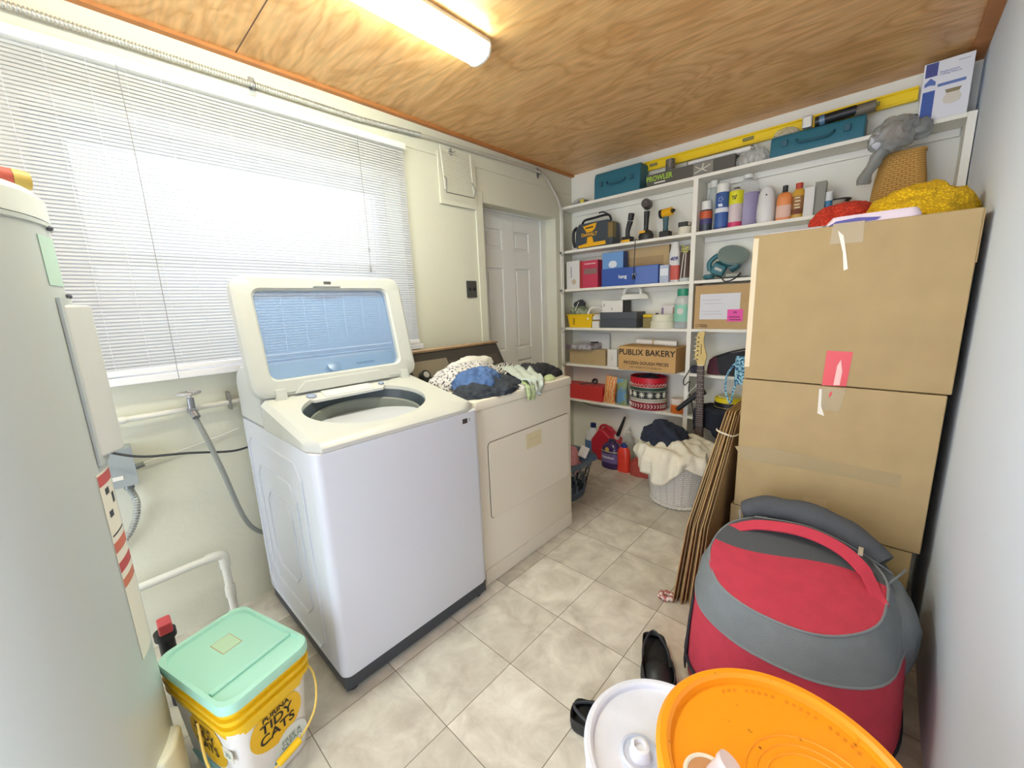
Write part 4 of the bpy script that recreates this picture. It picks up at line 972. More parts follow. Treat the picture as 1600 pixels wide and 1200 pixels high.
# silver duct on the carton
t = thing('duct_roll', 'short roll of silver flexible duct on the dark grey carton', 'duct', (X_(1043, 250), 3.13, SZ[0]+.0006+hh))
bm = B(); P_ = [(.028+.0035*(i % 2), i*.0045) for i in range(18)]; lathe(bm, [(r*1.0, z) for r, z in P_], n=30); mkobj('duct', bm, M('b5b5b2', .25, metal=.8), t, bevel=0)
# fluorescent tubes in clear wrap
tt = [(1072, 240), (1078, 245)]
for k, (dy, dz_) in enumerate(((0, 0), (.03, .001))):
    t = thing('spare_lamp_tube', 'white spare lamp tube lying on the dark grey carton, %s' % ('nearer the room' if k == 0 else 'nearer the wall'), 'lamp tube', (1.17, 3.118+dy+.01*k, SZ[0]+.0006+hh+.0165), 0)
    bm = B(); cyl(bm, (-.16, 0, 0), (.20, 0, 0), .014, n=16); mkobj('glass_tube', bm, M('e9e8e4', .2), t)
    bm = B(); cyl(bm, (-.17, 0, 0), (-.16, 0, 0), .0145, n=16); cyl(bm, (.20, 0, 0), (.214, 0, 0), .0145, n=16); mkobj('metal_ends', bm, M('8e8c86', .3, metal=.7), t)
def plasticbag(name, label, loc, rx, ry, rz, seed, h='d3d5d0', a=.55, amt=.02, inner=None):
    o = mkobj(name, blob(rx, ry, rz, seed, amt, 22, 4), mat(h, .18, alpha=a, kind='clear_film'), loc=loc, smooth_ang=25); tag(o, label, 'plastic bag'); return o
t = thing('parts_bag', 'clear plastic bag of white parts standing right of the dark grey carton', 'plastic bag', (X_(1172, 245), 3.14, SZ[0]+.0006))
mkobj('clear_bag', blob(.085, .045, .115, 52, .012, 18), film('dfe2de', .45), t, smooth_ang=25)
for i in range(5): bx('white_part', WHITE, t, -.06+i*.024, -.045+i*.026, -.02, .02, .004, .04+.012*(i % 3), .002, rot=(0, .1*i-.2, 0))
# loose tools in clear wrap at far left
t = thing('wrapped_tools', 'grey tools in clear wrap with yellow tag, left end of top shelf', 'tools', (X_(900, 305), 3.14, SZ[0]+.0006))
bm = B(); tube(bm, smooth([(-.05, -.03, .012), (-.02, -.01, .02), (.03, .0, .018), (.07, -.02, .02)]), .008, 8); tube(bm, smooth([(-.04, .02, .012), (.0, -.01, .035), (.07, .01, .03)]), .006, 8); tube(bm, smooth([(-.045, -.045, .01), (.07, -.05, .012)]), .007, 8)
mkobj('tools', bm, M('7f8a92', .4, metal=.4), t)
bx('yellow_tag', M('dccb3a', .5), t, .035, .07, -.056, -.05, .004, .03, .001)
mkobj('clear_wrap', blob(.075, .06, .05, 54, .008, 18), film('d5dad6', .3), t, smooth_ang=25)
# stuff on top of the second case
TC2 = SZ[0]+.0006+.10
xx, zt = X_(1280, 200), Z_(1279, 204, 3.075)
zt = seat(1206, 1352, 195, 0, 3.075)[3]
t = thing('flashlight', 'black flashlight with square silver head lying on the shallow teal case', 'flashlight', (X_(1262, 190), 3.10, zt+.028))
bx('lamp_head', M('c9cac6', .3, metal=.5), t, -.024, .022, -.03, .0, -.026, .032, .005); bx('lens', M('e6e6de', .3), t, -.018, .016, -.032, -.029, -.019, .025, .004)
bm = B(); cyl(bm, (.03, .01, .0), (.20, .01, .006), .024, n=20); mkobj('barrel', bm, BLACK, t); bm = B(); cyl(bm, (.05, .01, .0), (.072, .01, .002), .0265, n=20); mkobj('blue_ring', bm, M('5f7f9c', .3), t)
t = thing('brown_tube', 'dark brown tube lying at the right end of the shallow teal case', 'tube', (X_(1352, 182), 3.12, zt+.03))
bm = B(); cyl(bm, (-.045, 0, 0), (.035, 0, .004), .027, n=24); mkobj('tube_body', bm, M('6f675a', .5), t)
plasticbag('clear_bag', 'crumpled clear plastic bag at the left end of the shallow teal case', (X_(1226, 208), 3.14, zt), .06, .04, .04, 57, a=.4, amt=.01)
t = thing('wire_coil', 'coil of black wire and spring bits left of the light fixture box', 'wire', (X_(1418, 186), 3.10, SZ[0]+.0006))
bm = B(); tube(bm, smooth([(-.03, 0, .004), (-.02, 0, .04), (.01, .0, .055), (.04, .01, .05)]), .003, 6)
for i in range(5): tube(bm, [(-.005+i*.01+.008*math.cos(a*PI/5), .004*math.sin(a), .022+i*.003+.013*math.sin(a*PI/5)) for a in range(10)], .0018, 5, closed=True)
mkobj('wires', bm, BLACK, t)
# light fixture box
x0, x1, z0, z1 = seat(1433, 1513, 110, 0, 3.07); z1 = 2.335
t = thing('light_fixture_box', 'white and blue ceiling light box at the right end of the top shelf', 'box', ((x0+x1)/2, 3.07, z0)); w = (x1-x0)/2; h = z1-z0
x0b = X_(1433, 190, 3.07); w = .079; t.location.x = 2.158
bx('carton', M('e3e3e8', .5), t, -w, w, 0, .14, 0, h, .001)
bl_ = M('3c5aa4', .5)
panelf(t, 'blue_stripe', bl_, -w+.006, -w+.046, .01, h*.52); panelf(t, 'blue_stripe', M('4a4f8e', .5), -w+.006, -w+.046, h*.76, h-.003)
bm = B(); prism(bm, [(-w+.008, h*.66), (-w+.026, h*.74), (-w+.044, h*.66), (-w+.044, h*.60), (-w+.026, h*.62), (-w+.008, h*.60)], 'y', -.0014, -.0008); mkobj('house_emblem', bm, M('5a72b4', .5), t)
text('Replacement\nCeiling Fixture', .0115, BLUEINK, t, (-w+.054, -.0012, h*.78), align='LEFT')
panelf(t, 'blue_bar', M('6378b4', .5), -w+.052, w-.018, h*.56, h*.61)
bm = B(); lathe(bm, [(.0, .055), (.024, .062), (.03, .08), (.022, .098), (.02, .104)], sy=.04, n=24); ff = mkobj('printed_globe', bm, M('d8cfc0', .5), t, loc=(.025, -.0006, .0))
bm = B(); lathe(bm, [(.02, .103), (.026, .118), (.0, .119)], sy=.04, n=24); mkobj('printed_fitting', bm, M('8f805e', .5), t, loc=(.025, -.0008, 0))
inklines(t, 'grey_print', M('a9adba', .5), w-.05, w-.01, [h-.02], .003)
# grey carrier bag stuffed and sagging over the shelf edge
o = mkobj('grey_bag_body', blob(.085, .055, .075, 61, .016, 16, 5, False), mat('9a9c98', .25, alpha=.55, kind='clear_film'), smooth_ang=30)
gb = thing('carrier_bag', 'translucent grey carrier bag stuffed full on the woven basket', 'plastic bag', (2.0, 3.03, 2.055))
o.parent = gb; o.name = 'bag_body'
mkobj('pink_contents', blob(.055, .03, .05, 62, .01, 14, 3, False), M('c9ae9c', .8), gb, smooth_ang=60)
mkobj('white_contents', blob(.03, .03, .04, 63, .01, 14, 3, False), M('cfd0d6', .8), gb, loc=(-.05, -.01, -.02), smooth_ang=60)
mkobj('bag_tail', (lambda b: (tube(b, smooth([(-.0, .0, -.04), (-.045, .0, -.09), (-.075, .01, -.15), (-.09, .02, -.2)]), [.03, .032, .034, .034, .033, .032, .03, .028, .026, .025, .024, .024, .024, .025, .026, .028, .03, .03, .028][:19], 14), rough_up(b, .012, 25, 5), b)[2])(B()), mat('8d8f8c', .25, alpha=.6, kind='clear_film'), gb, smooth_ang=30)
mkobj('bag_handle', blob(.04, .02, .045, 66, .012, 20, 4, False), mat('8d8f8c', .25, alpha=.7, kind='clear_film'), gb, loc=(.095, 0, .0), smooth_ang=30)
# --- second row
r2 = 1
# woven basket under the carrier bag
wv = thing('woven_basket', 'honey coloured woven basket under the grey carrier bag', 'basket', (2.045, 3.13, SZ[1]+.0006))
bm = B(); rings = [rrect(-a, a, -.062*q, .062*q, z, .03, 5) for a, q, z in ((.10, 1, 0), (.103, 1.02, .03), (.10, 1.0, .08), (.094, .97, .13), (.086, .93, .18), (.08, .9, .235))]
uvloft(bm, rings); mkobj('woven_body', bm, pattern_mat('straw_weave', 'weave', 'd3a258', 'a37634', 9), wv, smooth_ang=60)
bm = B(); tube(bm, rrect(-.08, .08, -.056, .056, .237, .028, 5), .006, 8, closed=True); mkobj('rim', bm, M('c99a50', .7), wv)
# radio
x0, x1, z0, z1 = seat(880, 972, 325, 1, 3.05); w = (x1-x0)/2
rd = thing('jobsite_radio', 'black and yellow jobsite radio at the left of the second shelf', 'radio', ((x0+x1)/2-.0, 3.07, z0)); h = .235; w = .175
YL = M('f2b41c', .4); GR = M('3c444d', .5)
bm = B(); prism(bm, [(-w+.03, .0), (w-.01, 0), (w, .03), (w-.01, h*.72), (w-.05, h*.8), (-w+.05, h*.8), (-w+.02, h*.65), (-w+.01, .03)], 'y', .0, .13); mkobj('radio_body', bm, GR, rd, bevel=.01, segs=3)
bm = B(); tube(bm, smooth([(-w+.02, .02, h*.72), (-w-.012, .02, h*.6), (-w-.016, .02, h*.3), (-w, .02, .02)]), .012, 10); tube(bm, smooth([(-w+.02, .10, h*.72), (-w-.012, .10, h*.6), (-w-.016, .10, h*.3), (-w, .10, .02)]), .012, 10); mkobj('roll_cage', bm, BLACK, rd)
bm = B(); tube(bm, smooth([(-w+.05, .05, h*.78), (-w+.07, .05, h*.93), (-.02, .05, h*.96), (w-.07, .05, h*.98), (w-.04, .05, h*.8)]), .009, 10); mkobj('carry_handle', bm, BLACK, rd)
bm = B(); tube(bm, smooth([(w-.06, .05, h*.98), (w-.10, .03, h*1.07), (w-.13, .02, h*1.05)]), .005, 8); mkobj('antenna', bm, BLACK, rd)
bm = B(); prism(bm, [(-.085, h*.7), (.04, h*.76), (.025, h*.58), (.0, h*.5), (-.05, h*.49)], 'y', -.006, .0); mkobj('yellow_top_panel', bm, YL, rd, bevel=.002)
bx('dark_slot', BLACK, rd, -.05, .02, -.0075, -.0055, h*.62, h*.66, 0, rot=(0, -.06, 0))
bm = B(); prism(bm, [(-.045, h*.34), (.0, h*.35), (.012, h*.15), (.115, h*.16), (.12, h*.04), (-.13, h*.02), (-.13, h*.10), (-.05, h*.15)], 'y', -.006, .0); mkobj('yellow_base_panel', bm, YL, rd, bevel=.002)
text('DeWALT', .036, YL, rd, (-.028, -.003, h*.42), bold=.001)
bx('side_speaker', M('7e6a3c', .5), rd, w-.045, w+.002, -.004, .06, .05, h*.72, .012)
# tools charging
def drill(name, label, u, vtop, y, hue, lean=0, round_top=False, cat='drill', row=1):
    x = X_(u, vtop+30, y); z0 = SZ[row]+.0006; h = Z_(u, vtop, y)-z0
    t = thing(name, label, cat, (x, y, z0)); 
    bx('battery_foot', BLACK, t, -.035, .035, -.03, .035, 0, .04, .006)
    bm = B(); tube(bm, smooth([(.0, 0, .035), (.0, 0, h*.4), (lean, 0, h*.7)]), [.019, .018, .017, .017, .016, .016, .017, .018, .018, .019, .02, .02, .021][:13], 12); mkobj('grip', bm, M('3f6069' if not round_top else '2c2d30', .5), t)
    return t, h, lean
t, h, l_ = drill('cordless_drill', 'yellow and black cordless drill standing upright on the second shelf', 1040, 325, 3.10, 'y')
bm = B(); cyl(bm, (-.02, 0, h*.82), (.05, -.02, h*.84), .030, .026); mkobj('yellow_motor_housing', bm, YL, t, bevel=.004)
bm = B(); cyl(bm, (-.045, .0, h*.81), (-.02, 0, h*.82), .028, .031); mkobj('rear_cap', bm, BLACK, t, bevel=.004)
bm = B(); cyl(bm, (.05, -.02, h*.84), (.068, -.026, h*.85), .014, .008); mkobj('chuck', bm, BLACK, t)
t, h, l_ = drill('impact_driver', 'black impact driver standing on its charger in the middle of the second shelf', 1010, 311, 3.10, 'b', .004, True, 'impact driver')
bm = B(); cyl(bm, (.0, .02, h*.86), (.01, -.045, h*.88), .036, .030); mkobj('round_head', bm, M('4b403e', .4), t, bevel=.006)
bm = B(); cyl(bm, (.012, -.045, h*.87), (.03, -.075, h*.86), .008, .004); mkobj('bit', bm, STEEL, t)
bm = B(); lathe(bm, [(.052, 0), (.055, .03), (.042, .055), (.02, .068), (.0, .07)], sy=.8, n=24); mkobj('charger', bm, M('33332f', .45), t, loc=(.0, 0, .001))
bx('yellow_tag', YL, t, -.035, .01, -.043, -.036, .045, .062, .002)
t, h, l_ = drill('battery_torch', 'black and yellow battery torch leaning at the right side of the radio', 981, 332, 3.09, 'b', .02, True, 'torch')
bm = B(); cyl(bm, (.02, 0, h*.72), (.028, 0, h*.95), .02, .022); mkobj('head', bm, BLACK, t, bevel=.005); bx('yellow_band', YL, t, -.037, .03, -.032, -.02, .0, .018, .003)
# coiled strap + white tape
t = thing('tape_roll', 'white roll of tape at the right end of the second shelf, left bay', 'tape', (X_(1068, 352), 3.11, SZ[1]+.0006)); bm = B(); lathe(bm, [(.045, 0), (.046, .002), (.046, .046), (.045, .048), (.025, .048), (.025, .0)], n=30, cap0=False, cap1=False); mkobj('roll', bm, M('ddd8c4', .6), t)
t = thing('socket_case', 'small black gadget lying on the white tape roll', 'gadget', (X_(1069, 340), 3.11, SZ[1]+.0006+.0485)); bx('gadget_body', BLACK, t, -.04, .02, -.03, .03, 0, .032, .005); bx('chrome_end', M('8a8178', .3, metal=.5), t, .02, .042, -.02, .02, .004, .026, .004)
# right bay of second row
cyp = [(.9, 0), (1, .01), (1, .78), (.92, .80)]
cap = [(.93, .80), (.95, .81), (.93, .985), (.85, 1), (0, 1)]
bottle('spray_can', 'small spray can with white cap and orange label, far left of the right bay', 'spray can', 1096, 1114, 314, 1, [(.95, 0), (1, .02), (1, .68), (.85, .72)], M('4a4f58', .4, metal=.3), capm=WHITE, caprof=[(.9, .70), (.92, .72), (.9, .98), (0, 1)], sy=1, e=2, band=[(1, .42, .66, M('cf5f38', .5)), (1, .25, .42, M('4f4a7c', .5))])
t, r, h = bottle('spray_can', 'tall blue and white cleaner can with white cap in the right bay', 'spray can', 1120, 1142, 287, 1, cyp, M('3f62a4', .4), capm=WHITE, caprof=cap, sy=1, e=2, band=[(1, .36, .46, M('dfe2e8', .5)), (1, .0, .05, M('2f4a84', .4))], y=3.11)
for i in range(10):
    a = i*PI/5; bx('printed_ray', M('c9cfe2', .5), t, math.cos(a)*.012-.002, math.cos(a)*.012+.002, -r-.0012, -r-.0004, h*.64+math.sin(a)*.012-.004, h*.64+math.sin(a)*.012+.004, 0) if i % 2 == 0 else None
inklines(t, 'white_print', M('e8ecf4', .5), -.013, .013, [h*.53, h*.50], .008, .0012, y=-r)
t, r, h = bottle('spray_can', 'yellow, white and pink spray can beside the tall blue can', 'spray can', 1141, 1163, 292, 1, [(.9, 0), (1, .01), (1, .88), (.7, .93), (.0, .94)], M('d9c9cc', .45), capm=M('5b5648', .5), caprof=[(.45, .93), (.42, .98), (0, 1)], sy=1, e=2, band=[(1, .56, .885, M('e2dd22', .5)), (1, .0, .12, M('d23b6c', .5))], y=3.10)
text('Stuff\nOff', .016, M('3c3a20', .5), t, (-.002, -r-.0015, h*.72), bold=.0006, cylr=r)
bx('pink_patch', M('d23b6c', .5), t, .008, .0285, -.024, -.0235, .03, .10, 0)
x = X_(1170, 330, 3.14)
t, r, h = bottle('gallon_jug', 'clear gallon jug of purple cleaner behind the spray cans', 'jug', 1149, 1192, 272, 1, [(.93, 0), (1, .02), (1, .62), (.8, .76), (.4, .88), (.3, .93)], film('e2e4e4', .22), y=3.16, capm=WHITE, caprof=[(.34, .92), (.34, .99), (0, 1)], sy=.85, e=3)
bm = B(); lathe(bm, [(r*.9, .004), (r*.97, .01), (r*.97, h*.62), (0, h*.62)], sy=.85, e=3, n=32); mkobj('purple_liquid', bm, M('7c66a4', .3), t)
bottle('clear_bottle', 'clear empty bottle behind the small orange labelled can', 'bottle', 1106, 1128, 281, 1, [(.93, 0), (1, .02), (1, .55), (.5, .85)], film('d5ddda', .4), y=3.18, capm=WHITE, caprof=[(.5, .85), (.52, .98), (0, 1)], sy=1, dz=0)
# air freshener
x0, x1, z0, z1 = seat(1184, 1212, 289, 1, 3.09); t = thing('air_freshener', 'white oval automatic air freshener with a black dot', 'air freshener', ((x0+x1)/2, 3.12, z0)); h = z1-z0; r = (x1-x0)/2*1.05
bm = B(); lathe(bm, [(r*.85, 0), (r, h*.15), (r*1.0, h*.4), (r*.85, h*.8), (r*.55, h*.96), (.0, h)], sy=.8, n=36); mkobj('shell', bm, M('dedcda', .4), t)
bm = B(); bmesh.ops.create_icosphere(bm, subdivisions=2, radius=.005); mkobj('nozzle', bm, BLACK, t, loc=(.004, -r*.66, h*.74))
t, r, h = bottle('lotion_bottle', 'orange hand cleaner bottle with black cap', 'bottle', 1216, 1240, 289, 1, [(.92, 0), (1, .03), (1, .62), (.85, .74), (.35, .80)], M('e58a4a', .4), y=3.11, capm=BLACK, caprof=[(.36, .80), (.36, .98), (0, 1)], sy=.6, e=2.6, band=[(1, .08, .42, M('e2b8a6', .5))])
t, r, h = bottle('shampoo_bottle', 'amber bottle with red cap beside the orange bottle', 'bottle', 1240, 1260, 285, 1, [(.92, 0), (1, .03), (1, .74), (.6, .82)], M('d2a23c', .4), y=3.12, capm=M('c0432c', .4), caprof=[(.58, .80), (.58, .98), (0, 1)], sy=.7, e=2.6, band=[(1, .12, .62, M('9a6a3c', .5)), (1, .12, .26, M('a04430', .5))])
inklines(t, 'cream_print', M('e8d9a8', .5), -.014, .014, [h*.57, h*.48, h*.38, h*.30], .006, .0014, y=-r*.7)
t, w, h = sbox('small_carton', 'narrow white carton beside the amber bottle', 'box', 1258, 1274, 292, 1, M('dedbd6', .5), 3.085, .08)
t, w, h = sbox('blister_pack', 'grey open cardboard pack standing next to the narrow white carton', 'package', 1275, 1292, 283, 1, M('8b8b80', .5), 3.10, .05)
bottle('small_can', 'small white and blue can behind the red knitted rug', 'can', 1290, 1303, 300, 1, [(1, 0), (1, 1)], M('dfe2e4', .5), y=3.12, sy=1, band=[(1, .3, .6, M('3c7aa8', .5))])
t = thing('headphones', 'black round headphones lying behind the rugs in the right bay', 'headphones', (X_(1312, 300, 3.15), 3.15, SZ[1]+.0006)); bm = B(); tube(bm, [(.05*math.cos(a*PI/10), .035*math.sin(a*PI/10), .07+.012*math.sin(a*PI/10)) for a in range(20)], .006, 8, closed=True); mkobj('band', bm, BLACK, t); bm = B(); cyl(bm, (0, 0, 0), (0, 0, .066), .045, n=20); mkobj('drum', bm, M('9d8f80', .6), t)

# rugs and papers on top of the stack (z 1.557)
TZ = 1.558
pp_ = thing('paper_sheet', 'white paper sheet lying on the left of the top moving box', 'paper', (1.76, 2.13, TZ)); bm = B(); hexa(bm, [(-.10, 0, 0), (.1, 0, 0), (.1, .34, .0), (-.085, .34, .0), (-.10, 0, .003), (.1, 0, .003), (.1, .34, .05), (-.085, .34, .05)]); mkobj('sheet', bm, M('dfe0ea', .7), pp_)
tag(mkobj('red_rug', blob(.13, .16, .115, 71, .02, 9, 5), pattern_mat('red_chenille', 'voronoi', 'e2492c', 'b92f1c', 110), loc=(1.895, 2.50, TZ), smooth_ang=80), 'bright orange red chenille bath rug folded on the top box', 'rug')
bm = blob(.142, .17, .125, 73, .022, 7, 5); rough_up(bm, .006, 22, 2, 0)
tag(mkobj('yellow_rug', bm, pattern_mat('yellow_chenille', 'voronoi', 'f2c912', 'cfa208', 110), loc=(2.11, 2.42, TZ+.004), rotz=.2, smooth_ang=80), 'bright yellow chenille bath rug folded over the red one', 'rug')
for z in (): pass
pk = thing('diaper_pack', 'pink, white and purple plastic package under the rugs on the top box', 'package', (2.02, 2.125, TZ))
bm = B(); loft(bm, [[(x, y, z) for x, y, _ in rrect(-.15, .10, .002, .12, 0, .03, 4)] for z in (0, .01)] + [[(x*.9, y*.9+.01, .03) for x, y, _ in rrect(-.15, .10, .002, .12, 0, .03, 4)]]); mkobj('package_body', bm, M('e4d2dc', .4), pk)
bm = B(); prism(bm, [(-.14, .001), (-.01, .003), (.0, .011), (-.06, .018), (-.12, .014)], 'y', -.0015, .03); mkobj('purple_print', bm, M('4a4494', .4), pk)

# --- third row
t, w, h = sbox('white_box', 'small white product box at the left end of the third shelf', 'box', 885, 905, 408, 2, M('dcdad6', .5), 3.075, .09)
panelf(t, 'grey_print', M('8a8e9c', .6), -.02, -.012, h*.4, h*.8); bm = B(); bmesh.ops.create_icosphere(bm, subdivisions=3, radius=.022)
for v in bm.verts: v.co.y *= .03
mkobj('printed_bulb', bm, M('c9b49a', .6), t, loc=(.01, -.0008, h*.25))
t, w, h = sbox('red_box', 'red and pink box beside the small white product box', 'box', 905, 934, 407, 2, M('c43a56', .5), 3.085, .10)
panelf(t, 'red_side', M('a8322f', .5), -w/2, -w/2+.03, 0, h); panelf(t, 'brown_print', M('8a6a66', .5), -w/2+.045, w/2-.004, h*.5, h*.7); panelf(t, 'pale_line', M('e8b4b8', .5), -w/2+.05, w/2-.02, h*.86, h*.9)
zb = None
t1, w1, hb = sbox('blue_box', 'long royal blue shallow box with a white word on the third shelf', 'box', 940, 1029, 417, 2, M('3558a8', .45), 3.07, .11)
text('hang', .036, M('e4e8ee', .5), t1, (-.048, -.002, hb*.5), bold=.001); panelf(t1, 'white_print', M('bcd0e4', .5), .03, .065, hb*.5, hb*.62); panelf(t1, 'pale_panel', M('5a76bc', .5), .055, w1/2-.004, .004, hb-.004)
x0, x1 = X_(941, 410, 3.08), X_(974, 410, 3.08); zt = SZ[2]+hb+.0012; h2 = Z_(957, 394, 3.08)-zt
t = thing('blue_white_box', 'square light blue and white box standing on the royal blue box', 'box', ((x0+x1)/2, 3.08, zt)); w = (x1-x0)/2
bx('carton', M('2f5090', .45), t, -w, w, 0, .07, 0, h2, .001); panelf(t, 'light_blue_face', M('6c9ad0', .5), -w+.002, w-.002, .002, h2-.002); bm = B(); lathe(bm, [(.0, .0), (.03, .01), (.036, .03), (.024, .05), (0, .055)], sy=.02, n=20, e=2.4); mkobj('white_print', bm, M('dfe6ee', .5), t, loc=(.002, -.0016, .004))
t, w, h = sbox('brown_carton', 'plain brown carton standing at the back of the third shelf', 'cardboard box', 976, 1046, 386, 2, card('c2a67a'), 3.185, .034)
panelf(t, 'darker_flap', card('b0946a'), -w/2+.01, w/2-.04, h*.35, h*.75)
t, w, h = sbox('small_blue_carton', 'small pale blue and white carton right of the royal blue box', 'box', 1031, 1045, 414, 2, M('b4c0d4', .5), 3.075, .07); panelf(t, 'white_print', M('e2e6ee', .5), -w/2+.003, w/2-.003, h*.4, h*.8)
t, r, h = bottle('cleaner_bottle', 'white cleaner bottle printed 409 on the third shelf', 'bottle', 1047, 1064, 378, 2, [(.95, 0), (1, .03), (1, .72), (.8, .82), (.6, 1), (0, 1)], M('dcdad8', .4), sy=.6, e=2.6, band=[(1, .06, .42, M('cf5a4c', .5))])
text('409', .034, M('2f3a84', .5), t, (0.002, -r*.6-.0015, h*.58), bold=.0012, shear=.2)
t, r, h = bottle('dark_jar', 'dark brown spice jar with a yellow and white cord piled over it', 'jar', 1064, 1081, 392, 2, [(1, 0), (1, .9), (.8, 1), (0, 1)], M('5a463c', .5), sy=1, band=[(1, .0, .12, M('c9d4d2', .5))], y=3.12)
cz = h
bm = B(); tube(bm, smooth([(.02*math.cos(a*1.1)+.004*math.sin(a*3), -.02+.018*math.sin(a*1.1), cz-.02+.008*math.sin(a*2.3)+a*.0035) for a in range(16)], 5), .0042, 8); mkobj('yellow_cord', bm, M('d3cc6a', .6), t)
bm = B(); tube(bm, smooth([(0, -.035, cz), (-.004, -.052, cz*.6), (-.012, -.052, .012), (.0, -.054, .008), (.02, -.05, .02)]), .0028, 6); tube(bm, smooth([(.01, -.03, cz), (.012, -.045, cz*.6), (.008, -.045, .02)]), .0028, 6); mkobj('white_cord', bm, WHITE, t)
# cord hanging with plug
hc = thing('hanging_cord', 'black cord with a small plug hanging from the second shelf edge', 'cable', (X_(992, 385, 3.05), 3.052, SZ[1]))
xb = X_(989.5, 430, 3.05)-hc.location.x; zb_ = Z_(989, 432, 3.05)-SZ[1]
bm = B(); tube(bm, smooth([(0.0, .05, .004), (0.0, .004, .006), (0, .0, -.05), (xb, 0, zb_)]), .0028, 6); mkobj('cord', bm, BLACK, hc)
bm = B(); lathe(bm, [(.011, -.02), (.009, 0), (.004, .018), (.0, .019)], n=12); mkobj('plug', bm, BLACK, hc, loc=(xb, 0, zb_))
# circular saw
x0, x1, z0, z1 = seat(1095, 1172, 378, 2, 3.10); TE = M('35707a', .45)
cs = thing('circular_saw', 'teal circular saw in the third shelf, right bay', 'circular saw', ((x0+x1)/2, 3.14, z0))
bm = B(); lathe(bm, [(.055, -.012), (.086, -.012), (.09, -.008), (.09, .012), (.084, .016), (.0, .018)], n=40, cap0=False); mkobj('blade_guard', bm, M('8d9f9a', .3, metal=.2), cs, loc=(.045, .0, .145), rot=(.62, .42, 0))
bm = B(); lathe(bm, [(.0, -.055), (.05, -.05), (.074, -.03), (.078, -.008), (.0, -.008)], n=40); mkobj('guard_cover', bm, TE, cs, loc=(.042, .0, .14), rot=(.62, .42, 0))
bm = B(); box(bm, -.042, .042, -.05, .03, -.035, .04); mkobj('motor', bm, TE, cs, bevel=.014, segs=3, loc=(-.03, -.02, .065), rot=(.25, .45, .25))
bm = B(); cyl(bm, (.04, -.03, .06), (.09, -.03, .085), .028, .024); mkobj('gear_housing', bm, M('2b5c66', .45), cs, bevel=.005)
bm = B(); tube(bm, smooth([(-.09, -.0, .06), (-.095, .0, .11), (-.05, .0, .15), (.0, .0, .14)]), .016, 10); mkobj('handle', bm, TE, cs)
mkobj('motor_badge', (lambda b: (box(b, -.022, .022, -.052, -.0505, .0, .016), b)[1])(B()), M('c3c2b8', .4), cs, loc=(-.03, -.02, .065), rot=(.25, .45, .25))
bx('base_plate', M('3a3f42', .4), cs, -.10, .15, -.055, .06, .0, .008, .002)
bx('fence_guide', M('9a9a8c', .4), cs, .02, .10, -.05, .0, .009, .03, .004)
bm = B(); tube(bm, smooth([(-.06, -.05, .02), (.0, -.085, .012), (.03, -.086, -.018), (.08, -.084, -.006), (.11, -.06, .03)]), .004, 8); mkobj('power_cord', bm, BLACK, cs)
bm = B(); tube(bm, smooth([(-.11, -.03, .018), (-.09, -.04, .02), (-.05, -.03, .02)]), .016, 10); mkobj('teal_knob', bm, TE, cs)

# --- fourth row
pt_ = thing('camouflage_bundle', 'camouflage green crumpled cloth above the yellow tub', 'cloth', (X_(901, 478), 3.12, SZ[3]+.0006+.056))
t, w, h = sbox('yellow_tub', 'yellow plastic tub at the left end of the fourth shelf', 'tub', 886, 925, 491, 3, M('f0c414', .4), 3.075, .11)
bpy.data.objects.remove([c for c in t.children][0]); W2 = w/2
bm = B(); loft(bm, [rrect(-W2*.86, W2*.86, .008, .10, 0, .01), rrect(-W2, W2, 0, .11, h-.008, .01), rrect(-W2-.006, W2+.006, -.006, .116, h-.008, .01), rrect(-W2-.006, W2+.006, -.006, .116, h, .01)], True, True); mkobj('tub_body', bm, M('f0c414', .4), t)
bx('front_notch', M('b98f12', .5), t, -W2*.5, -W2*.38, -.002, .003, h*.2, h*.7, 0)
pt_.location.z = SZ[3]+.0006+h+.001
mkobj('camouflage_cloth', blob(.07, .05, .055, 81, .018, 18), pattern_mat('camouflage', 'blotch', '6f7a5c', '9aa287', 22), pt_, smooth_ang=60)
mkobj('black_strap', blob(.05, .03, .035, 82, .014, 20, 3, False), M('3a3c44', .7), pt_, loc=(-.01, .02, .075), smooth_ang=60)
bm = B(); tube(bm, [(-.01, -.05, .03), (.025, -.045, .10)], .003, 6); mkobj('drawstring', bm, WHITE, pt_)
t, w, h = sbox('white_adapter', 'small white charger block beside the yellow tub', 'adapter', 925, 936, 502, 3, WHITE, 3.07, .03)
tb, wB, hB = sbox('shoe_box', 'black shoe box with lid on the fourth shelf', 'box', 938, 995, 488, 3, M('484b52', .55), 3.065, .14)
bx('lid', M('4f5259', .5), tb, -wB/2-.002, wB/2+.002, -.003, .142, hB*.58, hB+.001, .0015)
zt = SZ[3]+.002+hB; x0, x1 = X_(941, 478, 3.075), X_(973, 478, 3.075)
t = thing('white_black_box', 'white fronted black carton on top of the black shoe box', 'box', ((x0+x1)/2, 3.075, zt)); w = (x1-x0)/2; h = Z_(957, 470, 3.075)-zt
bx('carton', M('4b4a47', .5), t, -w, w+.0, .001, .13, 0, h, .001); panelf(t, 'white_front', WHITE, -w, w, 0, h); bx('black_print', INK, t, -w+.015, -w+.02, -.0014, -.0006, h*.5, h*.75, 0); panelf(t, 'code_mark', INK, -.006, .0, h*.2, h*.34, .0016)
